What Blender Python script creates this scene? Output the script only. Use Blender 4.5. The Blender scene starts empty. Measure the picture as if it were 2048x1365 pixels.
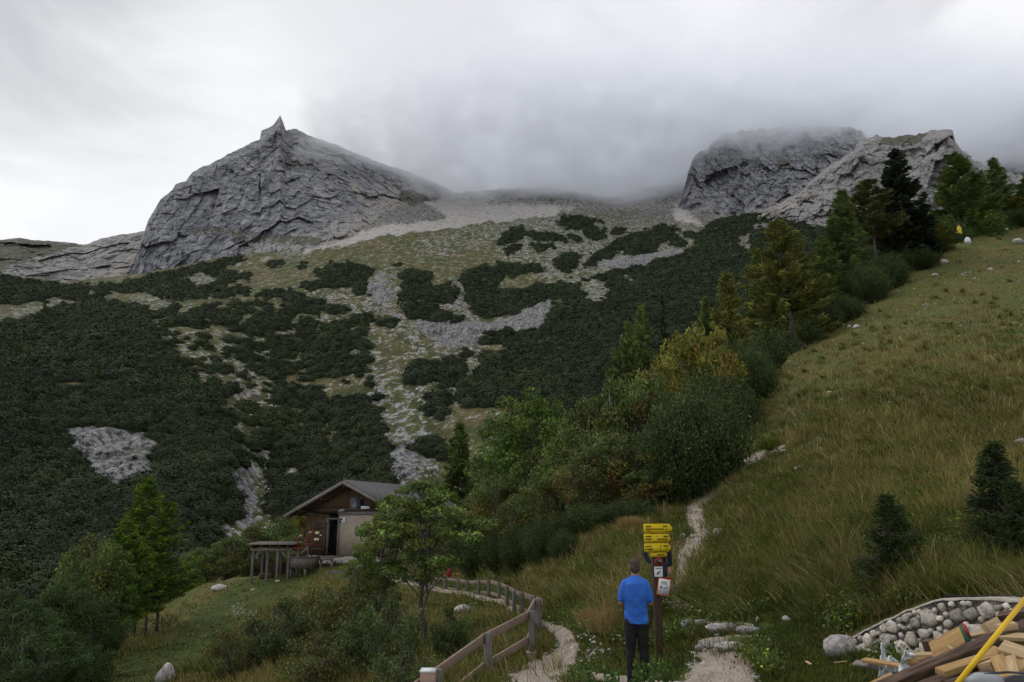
import bpy, bmesh, math, random
import numpy as np
from mathutils import Vector, Matrix, Euler
R = math.radians
sc = bpy.context.scene
COL = sc.collection
# ------------------------------------------------------------------ camera
F = 1593.0; CX, CY = 1024.0, 682.5; PIT = R(13.0)
cd = bpy.data.cameras.new('camera'); cam = bpy.data.objects.new('camera', cd); COL.objects.link(cam)
cd.sensor_width = 36.0; cd.lens = 36.0*F/2048.0; cd.clip_start = 0.05; cd.clip_end = 6000
cam.location = (0, 0, 0); cam.rotation_euler = (R(90)+PIT, 0, 0)
sc.camera = cam
# ------------------------------------------------------------------ sky
SUN_EL, SUN_AZ = 48.0, -62.0      # azimuth from +Y towards +X
W = bpy.data.worlds.new("World"); sc.world = W; W.use_nodes = True
nt = W.node_tree; nt.nodes.clear()
def N(tree, typ, **kw):
    n = tree.nodes.new(typ)
    for k, v in kw.items():
        if k == 'ins':
            for a, b in v.items(): n.inputs[a].default_value = b
        else: setattr(n, k, v)
    return n
out = N(nt, 'ShaderNodeOutputWorld'); bg = N(nt, 'ShaderNodeBackground', ins={'Strength': 0.1})
sky = N(nt, 'ShaderNodeTexSky', sky_type='NISHITA', sun_disc=False, sun_elevation=R(SUN_EL), sun_rotation=R(SUN_AZ))
tc = N(nt, 'ShaderNodeTexCoord')
mp = N(nt, 'ShaderNodeMapping', ins={'Scale': (1.0, 1.0, 2.2)})
nt.links.new(tc.outputs['Generated'], mp.inputs[0])
def ramp(tree, stops, interp='EASE'):
    r = tree.nodes.new('ShaderNodeValToRGB'); cr = r.color_ramp; cr.interpolation = interp
    while len(cr.elements) < len(stops): cr.elements.new(0.5)
    for e, (p, c) in zip(cr.elements, stops):
        e.position = p; e.color = (c, c, c, 1) if isinstance(c, (int, float)) else (*c, 1)
    return r
n1 = N(nt, 'ShaderNodeTexNoise', ins={'Scale': 3.4, 'Detail': 7.0, 'Roughness': 0.55, 'Distortion': 0.5})
nt.links.new(mp.outputs[0], n1.inputs['Vector'])
cl = ramp(nt, [(0.34, (6.7, 6.75, 7.2)), (0.5, (8.5, 8.55, 8.9)), (0.64, (10.2, 10.25, 10.4))])
nt.links.new(n1.outputs[0], cl.inputs[0])
# broad thicker and thinner parts of the cloud cover, by direction
def dirv(px, py):
    a = (px-CX)/F; b = (CY-py)/F
    v = Vector((a, math.cos(PIT)-b*math.sin(PIT), math.sin(PIT)+b*math.cos(PIT))); v.normalize(); return v
cur = cl.outputs[0]
for (px, py, rad, col, fac) in [(330, 300, .46, (10.3, 10.35, 10.4), .8), (-60, -80, .30, (5.0, 5.1, 5.4), .75),
                                (1300, 20, .42, (9.2, 9.25, 9.9), .7), (1800, 290, .26, (7.0, 7.0, 7.5), .7),
                                (1080, 350, .24, (7.2, 7.25, 7.7), .7), (760, 40, .25, (8.6, 8.65, 9.0), .5)]:
    vm = N(nt, 'ShaderNodeVectorMath', operation='DISTANCE'); vm.inputs[1].default_value = dirv(px, py)
    nz = N(nt, 'ShaderNodeMath', operation='MULTIPLY_ADD'); nz.inputs[1].default_value = 0.35; 
    nt.links.new(tc.outputs['Generated'], vm.inputs[0]); nt.links.new(n1.outputs[0], nz.inputs[0]); nt.links.new(vm.outputs['Value'], nz.inputs[2])
    mr = N(nt, 'ShaderNodeMapRange', interpolation_type='SMOOTHERSTEP', ins={'From Min': rad+0.17, 'From Max': 0.17, 'To Min': 0.0, 'To Max': fac})
    nt.links.new(nz.outputs[0], mr.inputs['Value'])
    mx = N(nt, 'ShaderNodeMixRGB'); mx.inputs[2].default_value = (*col, 1)
    nt.links.new(mr.outputs[0], mx.inputs[0]); nt.links.new(cur, mx.inputs[1]); cur = mx.outputs[0]
mx = N(nt, 'ShaderNodeMixRGB', ins={'Fac': 0.93}); nt.links.new(sky.outputs[0], mx.inputs[1]); nt.links.new(cur, mx.inputs[2])
nt.links.new(mx.outputs[0], bg.inputs[0]); nt.links.new(bg.outputs[0], out.inputs[0])
W.cycles.sampling_method = 'MANUAL'; W.cycles.sample_map_resolution = 512
# ------------------------------------------------------------------ sun
sl = bpy.data.lights.new('sun', 'SUN'); sl.energy = 0.95; sl.angle = R(22); sl.color = (1.0, .96, .9)
sun = bpy.data.objects.new('sun', sl); COL.objects.link(sun)
sd = Vector((math.sin(R(SUN_AZ))*math.cos(R(SUN_EL)), math.cos(R(SUN_AZ))*math.cos(R(SUN_EL)), math.sin(R(SUN_EL))))
sun.rotation_euler = sd.to_track_quat('Z', 'Y').to_euler()
sc.view_settings.view_transform = 'Standard'; sc.view_settings.look = 'None'
sc.view_settings.exposure = 0.0; sc.view_settings.gamma = 1.0
sc.cycles.max_bounces = 12; sc.cycles.diffuse_bounces = 3; sc.cycles.transparent_max_bounces = 12; sc.cycles.volume_bounces = 10
sc.cycles.use_denoising = True
# ------------------------------------------------------------------ maths helpers
rng = np.random.default_rng(7)
def rays(px, py):
    a = (np.asarray(px, float)-CX)/F; b = (CY-np.asarray(py, float))/F
    y = math.cos(PIT)-b*math.sin(PIT)
    return a/y, (math.sin(PIT)+b*math.cos(PIT))/y
def at(px, py, d):
    rx, rz = rays(px, py); d = np.asarray(d, float)
    return np.stack([rx*d, d*np.ones_like(rx), rz*d], -1)
_P = np.random.default_rng(3).permutation(256).astype(np.int32); _P = np.concatenate([_P, _P, _P])
_G = np.random.default_rng(5).normal(size=(256, 3)); _G /= np.linalg.norm(_G, axis=1)[:, None]
def perlin(p):
    p = np.asarray(p, float); i = np.floor(p).astype(np.int64); f = p-i; i &= 255
    u = f*f*f*(f*(f*6-15)+10); r = 0
    for dx in (0, 1):
        wx = u[..., 0] if dx else 1-u[..., 0]
        for dy in (0, 1):
            wy = u[..., 1] if dy else 1-u[..., 1]
            for dz in (0, 1):
                wz = u[..., 2] if dz else 1-u[..., 2]
                h = _P[_P[_P[(i[..., 0]+dx) & 255]+((i[..., 1]+dy) & 255)]+((i[..., 2]+dz) & 255)]
                g = _G[h]
                r = r+wx*wy*wz*(g[..., 0]*(f[..., 0]-dx)+g[..., 1]*(f[..., 1]-dy)+g[..., 2]*(f[..., 2]-dz))
    return r*1.6
def fbm(p, oct=4, gain=.5, ridged=False):
    p = np.asarray(p, float); a = 1.0; s = 0; t = 0
    for o in range(oct):
        n = perlin(p*(2.03**o)+17.3*o)
        if ridged: n = 1-2*np.abs(n)
        s = s+a*n; t += a; a *= gain
    return s/t
def facet(p, seed=0):
    """blocky rock: every cell is a tilted plane at its own height"""
    p = np.asarray(p, float)+fbm(np.asarray(p)*.7+seed, 2)[..., None]*.35; i0 = np.floor(p).astype(np.int64); best = np.full(p.shape[:-1], 1e9); val = np.zeros(p.shape[:-1])
    rs_ = np.random.default_rng(seed+11); J = rs_.uniform(.05, .95, (256, 3)); H = rs_.uniform(-1, 1, 256); T = rs_.normal(size=(256, 3))*.75
    for a in (-1, 0, 1):
        for b in (-1, 0, 1):
            for c in (-1, 0, 1):
                q = i0+np.array([a, b, c]); h = _P[_P[_P[q[..., 0] & 255]+(q[..., 1] & 255)]+(q[..., 2] & 255)]
                d = p-(q+J[h]); dd = (d**2).sum(-1); m_ = dd < best; best = np.where(m_, dd, best); val = np.where(m_, H[h]+(d*T[h]).sum(-1), val)
    return val
def smooth(x, a, b):
    t = np.clip((x-a)/(b-a), 0, 1); return t*t*(3-2*t)
class RBF:
    def __init__(s, pts, c=.05, lam=1e-4, log=True):
        P = np.array(pts, float); s.X = P[:, :2]/1000; s.c = c; s.log = log
        v = np.log(P[:, 2]) if log else P[:, 2]
        n = len(P); A = np.zeros((n+3, n+3)); A[:n, :n] = s.k(s.X, s.X)-lam*np.eye(n)
        A[:n, n] = 1; A[:n, n+1:] = s.X; A[n, :n] = 1; A[n+1:, :n] = s.X.T
        s.w = np.linalg.solve(A, np.concatenate([v, [0, 0, 0]]))
    def k(s, a, b): return np.sqrt(((a[:, None]-b[None])**2).sum(-1)+s.c**2)
    def __call__(s, px, py):
        px, py = np.broadcast_arrays(np.asarray(px, float), np.asarray(py, float))
        q = np.stack([px.ravel(), py.ravel()], -1)/1000; o = np.empty(len(q))
        for i in range(0, len(q), 20000):
            b = q[i:i+20000]; o[i:i+20000] = s.k(b, s.X)@s.w[:-3]+s.w[-3]+b@s.w[-2:]
        return (np.exp(o) if s.log else o).reshape(px.shape)
def inpoly(px, py, poly):
    r = np.zeros(np.shape(px), bool); n = len(poly)
    for i in range(n):
        x1, y1 = poly[i]; x2, y2 = poly[(i+1) % n]
        if y1 == y2: continue
        c = ((y1 > py) != (y2 > py)) & (px < (x2-x1)*(py-y1)/(y2-y1)+x1); r ^= c
    return r
# ------------------------------------------------------------------ mesh helpers
def mesh(name, v, faces, mat=None, parent=None, col=None, smooth_=False, attrs=None):
    """faces: (n,k) array or list of such arrays"""
    me = bpy.data.meshes.new(name); v = np.ascontiguousarray(v, np.float32)
    fl = faces if isinstance(faces, list) else [faces]; fl = [np.asarray(f, np.int32) for f in fl if len(f)]
    me.vertices.add(len(v)); me.vertices.foreach_set('co', v.ravel())
    li = np.concatenate([f.ravel() for f in fl]); tot = np.concatenate([np.full(len(f), f.shape[1], np.int32) for f in fl])
    st = np.concatenate([[0], np.cumsum(tot)[:-1]]).astype(np.int32)
    me.loops.add(len(li)); me.loops.foreach_set('vertex_index', li)
    me.polygons.add(len(tot)); me.polygons.foreach_set('loop_start', st); me.polygons.foreach_set('loop_total', tot)
    if smooth_: me.polygons.foreach_set('use_smooth', np.ones(len(tot), bool))
    me.update(calc_edges=True)
    if col is not None:
        a = me.color_attributes.new('Col', 'FLOAT_COLOR', 'POINT'); c = np.ones((len(v), 4), np.float32); c[:, :3] = col
        a.data.foreach_set('color', c.ravel())
    for k, val in (attrs or {}).items():
        a = me.attributes.new(k, 'FLOAT', 'POINT'); a.data.foreach_set('value', np.ascontiguousarray(val, np.float32).ravel())
    if mat: me.materials.append(mat)
    o = bpy.data.objects.new(name, me); COL.objects.link(o)
    if parent: o.parent = parent
    return o
def grid_faces(nu, nv):
    i = np.arange(nu*nv).reshape(nv, nu)
    return np.stack([i[:-1, :-1], i[:-1, 1:], i[1:, 1:], i[1:, :-1]], -1).reshape(-1, 4)
def tag(o, label=None, cat=None, group=None, kind=None):
    if label: o['label'] = label
    if cat: o['category'] = cat
    if group: o['group'] = group
    if kind: o['kind'] = kind
    return o
def empty(name, loc=(0, 0, 0), rz=0.0, label=None, cat=None, group=None):
    o = bpy.data.objects.new(name, None); COL.objects.link(o); o.location = tuple(map(float, loc)); o.rotation_euler = (0, 0, rz)
    o.empty_display_size = .3
    return tag(o, label, cat, group)
def dup(root, loc, rz=0, scale=1.0, label=None, group=None):
    r = root.copy(); COL.objects.link(r); r.location = tuple(map(float, loc)); r.rotation_euler = (0, 0, rz)
    r.scale = (scale,)*3 if isinstance(scale, (int, float)) else scale
    if label: r['label'] = label
    if group: r['group'] = group
    for ch in list(root.children):
        c = ch.copy(); COL.objects.link(c); c.parent = r
        for g in list(ch.children):
            d = g.copy(); COL.objects.link(d); d.parent = c
    return r
class MB:
    """collects simple solids, linked as one mesh object"""
    def __init__(s): s.v = []; s.f = {}; s.n = 0
    def add(s, v, fs):
        v = np.asarray(v, float); s.v.append(v)
        for f in fs: s.f.setdefault(len(f), []).append([k+s.n for k in f])
        s.n += len(v); return s
    def box(s, c, size, rot=None):
        h = np.array(size)/2; c8 = np.array([[x, y, z] for x in (-1, 1) for y in (-1, 1) for z in (-1, 1)])*h
        if rot is not None:
            m = np.array(Euler(rot).to_matrix()) if len(rot) == 3 and not hasattr(rot[0], '__len__') else np.array(rot)
            c8 = c8@m.T
        return s.add(c8+np.array(c), [(0, 1, 3, 2), (4, 6, 7, 5), (0, 4, 5, 1), (2, 3, 7, 6), (0, 2, 6, 4), (1, 5, 7, 3)])
    def beam(s, a, b, w, h, roll=0.0):
        a = Vector(a); b = Vector(b); d = b-a; L = d.length; q = d.to_track_quat('X', 'Z').to_matrix()@Matrix.Rotation(roll, 3, 'X')
        return s.box((a+b)/2, (L, w, h), np.array(q))
    def tube(s, pts, rad, k=8, cap=True):
        pts = [Vector(p) for p in pts]; rad = [rad]*len(pts) if isinstance(rad, (int, float)) else rad; vs = []
        up = Vector((0, 0, 1)); prev = None
        for i, p in enumerate(pts):
            d = (pts[min(i+1, len(pts)-1)]-pts[max(i-1, 0)]).normalized()
            if prev is None: n = d.orthogonal().normalized()
            else:
                n = prev-d*prev.dot(d); n = n.normalized() if n.length > 1e-6 else d.orthogonal().normalized()
            prev = n; b = d.cross(n)
            for j in range(k):
                t = 2*math.pi*j/k; vs.append(p+(n*math.cos(t)+b*math.sin(t))*rad[i])
        fs = []
        for i in range(len(pts)-1):
            for j in range(k):
                fs.append((i*k+j, i*k+(j+1) % k, (i+1)*k+(j+1) % k, (i+1)*k+j))
        if cap: fs.append(tuple(range(k))[::-1]); fs.append(tuple(range((len(pts)-1)*k, len(pts)*k)))
        return s.add(vs, fs)
    def prism(s, poly, axis_o, ax, ay, az, t):
        """polygon (2-D) in plane ax, ay at origin axis_o, thickness t along az"""
        o = np.array(axis_o, float); ax, ay, az = [np.array(q, float) for q in (ax, ay, az)]; n = len(poly)
        v = [o+ax*x+ay*y for x, y in poly]+[o+ax*x+ay*y+az*t for x, y in poly]
        fs = [tuple(range(n))[::-1], tuple(range(n, 2*n))]+[(i, (i+1) % n, n+(i+1) % n, n+i) for i in range(n)]
        return s.add(v, fs)
    def build(s, name, mat=None, parent=None, bevel=0.0, smooth_=False):
        o = mesh(name, np.concatenate(s.v), [np.array(f) for f in s.f.values()], mat, parent, smooth_=smooth_)
        if bevel:
            m = o.modifiers.new('b', 'BEVEL'); m.width = bevel; m.segments = 2; m.limit_method = 'ANGLE'
        return o
# ------------------------------------------------------------------ materials
def newmat(name):
    m = bpy.data.materials.new(name); m.use_nodes = True; t = m.node_tree; b = t.nodes['Principled BSDF']
    b.inputs['Roughness'].default_value = .85; b.inputs['Specular IOR Level'].default_value = .25
    return m, t, b
def noise(t, scale, detail=4, rough=.55, vec=None, dist=0.0):
    n = N(t, 'ShaderNodeTexNoise', ins={'Scale': scale, 'Detail': float(detail), 'Roughness': rough, 'Distortion': dist})
    t.links.new(vec if vec is not None else objco(t), n.inputs['Vector']); return n.outputs[0]
def objco(t):
    for n in t.nodes:
        if n.type == 'TEX_COORD': return n.outputs['Object']
    return t.nodes.new('ShaderNodeTexCoord').outputs['Object']
def mapped(t, scale=(1, 1, 1), rot=(0, 0, 0)):
    m = N(t, 'ShaderNodeMapping', ins={'Scale': scale, 'Rotation': rot}); t.links.new(objco(t), m.inputs[0]); return m.outputs[0]
def mix(t, fac, a, b, mode='MIX'):
    m = N(t, 'ShaderNodeMixRGB', blend_type=mode)
    for i, x in ((0, fac), (1, a), (2, b)):
        if isinstance(x, (int, float)): m.inputs[i].default_value = x if i == 0 else (x, x, x, 1)
        elif isinstance(x, tuple): m.inputs[i].default_value = (*x, 1)
        else: t.links.new(x, m.inputs[i])
    return m.outputs[0]
def mth(t, op, a, b=0.0, c=None):
    m = N(t, 'ShaderNodeMath', operation=op)
    for i, x in ((0, a), (1, b), (2, c)):
        if x is None: continue
        if isinstance(x, (int, float)): m.inputs[i].default_value = x
        else: t.links.new(x, m.inputs[i])
    return m.outputs[0]
def rng_(t, x, a, b, lo=0.0, hi=1.0):
    m = N(t, 'ShaderNodeMapRange', interpolation_type='SMOOTHSTEP', ins={'From Min': a, 'From Max': b, 'To Min': lo, 'To Max': hi})
    t.links.new(x, m.inputs['Value']); return m.outputs[0]
def attr(t, name, out='Color'):
    a = N(t, 'ShaderNodeAttribute', attribute_name=name); return a.outputs[out]
def bump(t, b, h, dist, strength=1.0):
    n = N(t, 'ShaderNodeBump', ins={'Distance': dist, 'Strength': strength}); t.links.new(h, n.inputs['Height']); t.links.new(n.outputs[0], b.inputs['Normal'])
def simple(name, c1, c2=None, scale=6.0, rough=.8, bmp=0.0, detail=4, stretch=None, spec=.25, metal=0.0):
    m, t, b = newmat(name); b.inputs['Roughness'].default_value = rough; b.inputs['Specular IOR Level'].default_value = spec
    b.inputs['Metallic'].default_value = metal
    vec = mapped(t, stretch) if stretch else None
    n = noise(t, scale, detail, .6, vec)
    if c2 is None: c2 = tuple(x*.7 for x in c1)
    t.links.new(mix(t, rng_(t, n, .35, .65), c1, c2), b.inputs['Base Color'])
    if bmp: bump(t, b, n, bmp)
    return m
def foliage_mat(name, trans=.25, rough=.7):
    m, t, b = newmat(name); b.inputs['Roughness'].default_value = rough; b.inputs['Specular IOR Level'].default_value = .18
    c = attr(t, 'Col'); t.links.new(c, b.inputs['Base Color'])
    if trans > 0:
        tr = N(t, 'ShaderNodeBsdfTranslucent'); t.links.new(c, tr.inputs[0]); ms = N(t, 'ShaderNodeMixShader', ins={'Fac': trans})
        t.links.new(b.outputs[0], ms.inputs[1]); t.links.new(tr.outputs[0], ms.inputs[2])
        t.links.new(ms.outputs[0], t.nodes['Material Output'].inputs[0])
    return m
M = {}
# ================================================================== TERRAIN
# near ground -------------------------------------------------------
A_PTS = [(2048,450,105),(1922,482,93),(1750,578,78),(1650,660,66),(1600,695,60),(1500,800,48),(1450,870,40),(1420,930,34),(1400,985,30),
 (1300,1020,30),(1200,1050,30),(1100,1085,33),(1000,1110,38),(900,1120,45),(700,1125,49),(600,1135,49),(500,1160,47),(400,1175,50),
 (330,1210,48),(200,1260,42),(100,1290,38),(0,1290,36),(-300,1300,34),
 (1380,1060,24),(1370,1100,20),(1350,1150,17),(1340,1200,15),(1440,1240,13.2),(1440,1262,12.4),(1440,1300,11.3),(1400,1365,9.8),(1600,1365,9.0),
 (1720,1303,9.6),(1660,1290,10.3),(1850,1335,8.5),(2048,1375,7.4),(1660,1245,11.0),(1760,1232,10.2),(1850,1200,9.6),(2048,1190,8.7),(2300,1190,8.0),
 (2048,1100,11),(1850,1100,12.3),(1700,1150,12.2),(1600,1200,12.4),(1600,1100,15),(1600,1000,20),(1600,850,32),(1600,740,49),
 (2048,1000,14.5),(2048,900,19.5),(2048,800,27.5),(2048,700,39),(2048,600,57),(2048,520,78),(1850,950,19),(1850,800,30),(1850,650,51),(1750,650,57),
 (2300,1000,12),(2300,800,22),(2300,600,45),(2300,450,78),(2600,450,65),(2600,1000,10),
 (1480,1100,19),(1500,1000,24),(1500,900,34),
 (1110,1270,17.0),(1120,1320,14.6),(1050,1355,13.4),(1066,1326,15.2),(1070,1290,16.6),(1044,1247,24),(998,1213,31),(891,1187,39),(650,1130,48.5),
 (780,1150,44),(680,1165,43),(400,1230,42),(400,1300,33),(600,1250,35),(600,1330,26),(700,1300,27),(700,1365,20),(850,1365,14),(850,1250,27),
 (950,1300,19),(950,1250,24),(300,1365,26),(100,1365,26),(200,1300,36),(900,1210,35),(1000,1260,21),(1200,1310,14.0),(1275,1372,11.6),(1318,1310,12.9),
 (1200,1150,21),(1200,1100,25),(1050,1180,29),(1100,1200,21),(1300,1100,21),(1250,1200,16),(600,1180,42),(500,1200,43),
 (-300,1700,5.2),(300,1700,5.2),(1000,1700,5.2),(1600,1700,5.1),(2600,1700,5.0),(2500,1375,6.6),(0,1500,12),(700,1500,10.5),(1400,1500,7.2),(2048,1480,6.2)]
fA = RBF(A_PTS, c=.03, lam=2e-3)
S_PX = [-800,-300,0,100,200,330,400,500,600,700,900,1000,1100,1200,1300,1400,1420,1450,1500,1560,1600,1650,1750,1850,1922,1990,2048,2300,2900]
S_PY = [1300,1300,1290,1288,1260,1210,1176,1160,1132,1124,1118,1108,1085,1050,1020,985,930,870,800,735,695,660,578,520,482,468,450,350,200]
def crestA(px): return np.interp(px, S_PX, S_PY)
def relief(p):
    q = p*np.array([1, 1, .6]); d = p[..., 1]
    k = smooth(d, 6, 30)
    return fbm(q*.22, 3)*.26*k*(1+smooth(d, 40, 90))+fbm(q*.9+9, 3)*.13*smooth(d, 8, 16)*(1-smooth(p[..., 0], -1e9, -1e8))
def G(px, py, lift=0.0):
    p = at(px, py, fA(px, py)); p[..., 2] += relief(p)+lift; return p
def g1(px, py, lift=0.0):
    return G(np.array([float(px)]), np.array([float(py)]), lift)[0]
nu, nv = 560, 420
pxs = np.linspace(-800, 2800, nu)
top = crestA(pxs); t = np.linspace(0, 1, nv)**1.15
PX = np.repeat(pxs[None], nv, 0); PY = 1700-(1700-top[None])*t[:, None]
VA = G(PX, PY)
# behind the crest the ground rolls over and falls to the valley
c0 = VA[-1]; ext = []
for (dd, dz) in [(3, -.1), (8, -.6), (16, -2.4), (30, -8), (60, -26), (110, -55)]:
    q = c0.copy(); s = 1+dd/c0[:, 1]; k = smooth(pxs, 700, 1000)*(1-smooth(pxs, 1350, 1460))
    q[:, 0] *= s; q[:, 1] *= s; q[:, 2] = c0[:, 2]+dz*(1-.75*k*(dd < 20))+fbm(q*.15, 3)*.5; ext.append(q)
# towards and behind the camera the ground stays level
b0 = VA[0]; bk = []
for dd in (40, 15, 6, 2.5, 1.2):
    q = b0.copy(); q[:, 1] = b0[:, 1]-dd-3; q[:, 0] *= 1+dd*.12; q[:, 2] = -1.85; bk.append(q)
V = np.concatenate([np.array(bk), VA, np.array(ext)], 0)
AV = V; nvA = V.shape[0]
vx = V.reshape(-1, 3)
full_px = np.concatenate([np.repeat(pxs[None], 5, 0), PX, np.repeat(pxs[None], 6, 0)], 0).ravel()
full_py = np.concatenate([np.full((5, nu), 1700.), PY, np.repeat(top[None], 6, 0)], 0).ravel()
# zones of short and long grass
LAWN = [[(1560,1365),(1480,1240),(1560,1215),(1650,1240),(1660,1310),(1850,1340),(2100,1400),(2100,1700),(1200,1700),(1180,1365),(1120,1330),(1100,1290),(1180,1275),(1220,1290),(1370,1310)],
        [(200,1365),(260,1310),(330,1290),(400,1215),(500,1155),(620,1150),(600,1185),(500,1230),(420,1310),(330,1365),(300,1500),(150,1500)],
        [(1080,1250),(1180,1200),(1180,1300),(1120,1330)],[(860,1150),(1000,1170),(1060,1200),(1080,1250),(1000,1210),(880,1180)]]
def zone(px, py, polys): 
    r = np.zeros(np.shape(px), bool)
    for q in polys: r |= inpoly(px, py, q)
    return r
lawn = zone(full_px, full_py, LAWN).astype(float)
m, t, b = newmat('meadow_soil'); la = attr(t, 'lawn', 'Fac')
n_a = noise(t, .35, 5); n_b = noise(t, 2.6, 6, .65); n_c = noise(t, 30, 3, .7)
g_long = mix(t, rng_(t, n_b, .4, .62), (.088, .090, .025), (.150, .118, .044))
g_long = mix(t, rng_(t, n_a, .40, .62), g_long, (.085, .105, .03))
g_lawn = mix(t, rng_(t, n_b, .35, .68), (.052, .085, .016), (.085, .088, .024))
base = mix(t, la, g_long, g_lawn)
base = mix(t, rng_(t, n_c, .6, .75), base, (.13, .105, .065))
base = mix(t, rng_(t, n_c, .3, .45, .45, 0.0), base, (.02, .025, .01), 'MIX')
t.links.new(base, b.inputs['Base Color']); bump(t, b, n_c, .05, .8)
b.inputs['Specular IOR Level'].default_value = .1
M['soil'] = m
o = mesh('ground', vx, grid_faces(nu, nvA), m, smooth_=True, attrs={'lawn': lawn}); tag(o, kind='structure')

# ------------------------------------------------------------------ far slope
SCRUB = [[(-400,535),(0,550),(60,562),(140,572),(230,568),(330,545),(400,532),(485,514),(492,522),(440,540),(500,550),(505,562),(430,575),(495,575),(495,592),(400,598),(345,605),(300,590),(240,585),(180,600),(100,600),(0,612),(-400,625)],
 [(-400,645),(0,650),(60,640),(140,605),(220,600),(270,610),(290,625),(310,655),(345,700),(360,740),(400,790),(440,830),(480,890),(500,935),(470,950),(480,1010),(470,1060),(400,1110),(350,1160),(300,1400),(-400,1400)],
 [(265,620),(330,628),(400,610),(470,600),(480,620),(560,625),(640,645),(720,650),(745,665),(700,670),(640,690),(560,680),(500,670),(430,655),(380,660),(330,650),(280,640)],
 [(510,590),(560,580),(620,592),(660,610),(640,630),(560,622),(520,610)],
 [(630,545),(660,530),(700,528),(735,540),(750,560),(745,580),(755,604),(740,595),(690,575),(650,580),(620,585),(600,575),(650,560)],
 [(640,600),(700,620),(745,640),(748,669),(700,650),(650,625)],
 [(480,700),(540,690),(600,685),(660,640),(700,660),(735,680),(735,740),(747,755),(700,755),(640,760),(600,750),(540,760),(500,740),(475,720)],
 [(500,765),(560,770),(640,775),(700,780),(740,800),(760,850),(780,900),(770,940),(700,960),(600,940),(520,890),(480,850),(510,820),(560,830),(540,790)],
 [(560,960),(640,940),(780,940),(790,965),(800,1000),(860,1100),(560,1100),(545,1000)],
 [(340,715),(400,725),(420,740),(380,750),(350,735)],[(400,690),(470,700),(460,720),(430,712)],[(380,765),(440,775),(470,800),(440,810),(400,790)],
 [(775,560),(785,548),(830,542),(864,548),(862,573),(900,565),(910,580),(905,611),(860,603),(823,592),(830,605),(782,606),(790,588),(815,580),(785,573)],
 [(813,612),(860,608),(880,620),(922,640),(915,649),(860,645),(820,635)],
 [(734,635),(760,634),(799,648),(780,658),(745,648)],
 [(922,560),(940,540),(1000,530),(1080,530),(1090,545),(1060,550),(1000,552),(1000,570),(980,580),(1030,580),(1100,570),(1140,560),(1180,580),(1180,605),(1100,600),(1080,610),(1050,625),(1000,638),(960,635),(935,605),(925,580)],
 [(998,490),(1010,468),(1045,454),(1060,460),(1050,480),(1000,493)],[(1055,468),(1090,462),(1134,478),(1130,484),(1060,482)],[(1012,500),(1040,488),(1045,495),(1020,516),(1010,512)],[(1060,488),(1112,488),(1110,500),(1065,504)],
 [(1107,535),(1115,512),(1140,505),(1162,512),(1150,528),(1145,546),(1120,540)],
 [(1114,450),(1125,436),(1160,434),(1212,445),(1190,450),(1223,478),(1200,482),(1180,480),(1165,462),(1150,458),(1120,455)],
 [(1182,520),(1190,502),(1227,498),(1222,522),(1200,528)],[(1134,475),(1150,472),(1169,483),(1150,488)],[(1223,457),(1245,456),(1258,466),(1235,471)],
 [(1220,490),(1250,475),(1290,462),(1330,458),(1345,470),(1370,490),(1350,498),(1330,485),(1320,492),(1300,508),(1270,515),(1235,506)],[(1336,456),(1353,455),(1352,468),(1338,468)],
 [(1165,530),(1185,520),(1188,536),(1170,540)],
 [(1080,655),(1100,628),(1125,600),(1170,560),(1240,540),(1340,520),(1400,495),(1480,490),(1480,560),(1500,900),(1400,1100),(1000,1100),(1050,850),(1050,800),(1000,810),(930,820),(905,805),(930,765),(985,725),(1010,700),(985,685),(1040,668)],
 [(955,688),(975,670),(1022,661),(1015,674),(980,686)],
 [(811,770),(815,735),(835,722),(861,727),(890,730),(888,745),(860,752),(855,776),(830,772)],[(878,784),(882,740),(895,718),(915,716),(931,740),(920,770),(900,785)],
 [(921,718),(925,706),(940,704),(945,715),(935,722)],[(958,728),(965,708),(985,705),(993,722)],[(852,815),(856,795),(880,787),(899,800),(896,820),(890,843),(860,843)],
 [(826,905),(835,885),(884,880),(900,920),(870,925)],
 [(1370,468),(1400,460),(1440,440),(1500,430),(1560,425),(1620,430),(1700,440),(1760,450),(1900,420),(2500,400),(2500,800),(1480,800),(1400,560),(1350,520),(1380,500),(1400,490),(1370,475)],
 [(535,523),(568,522),(566,533),(540,534)],[(600,528),(616,526),(615,534),(602,535)],[(786,528),(806,527),(805,533),(790,533)]]
HOLES = [[(365,555),(400,548),(440,555),(435,568),(390,572)],[(130,860),(180,855),(290,865),(330,890),(310,920),(320,950),(270,960),(230,985),(195,960),(150,910)],
 [(1165,565),(1215,560),(1215,590),(1190,610),(1160,580)],[(1245,550),(1270,550),(1262,572),(1245,568)],
 [(1470,480),(1500,465),(1495,490),(1515,505),(1490,512),(1478,495)],[(1500,455),(1540,445),(1530,460),(1505,464)],[(1600,440),(1650,440),(1650,455),(1610,460)],
 [(640,775),(690,780),(735,760),(700,800),(660,795)],[(505,760),(540,775),(520,790)],[(640,850),(660,840),(670,880),(655,900)],
 [(1500,560),(1500,700),(1520,620)],[(455,930),(500,930),(540,1000),(530,1080),(480,1060),(470,990)],[(430,1045),(480,1040),(500,1090),(440,1110)]]
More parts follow.
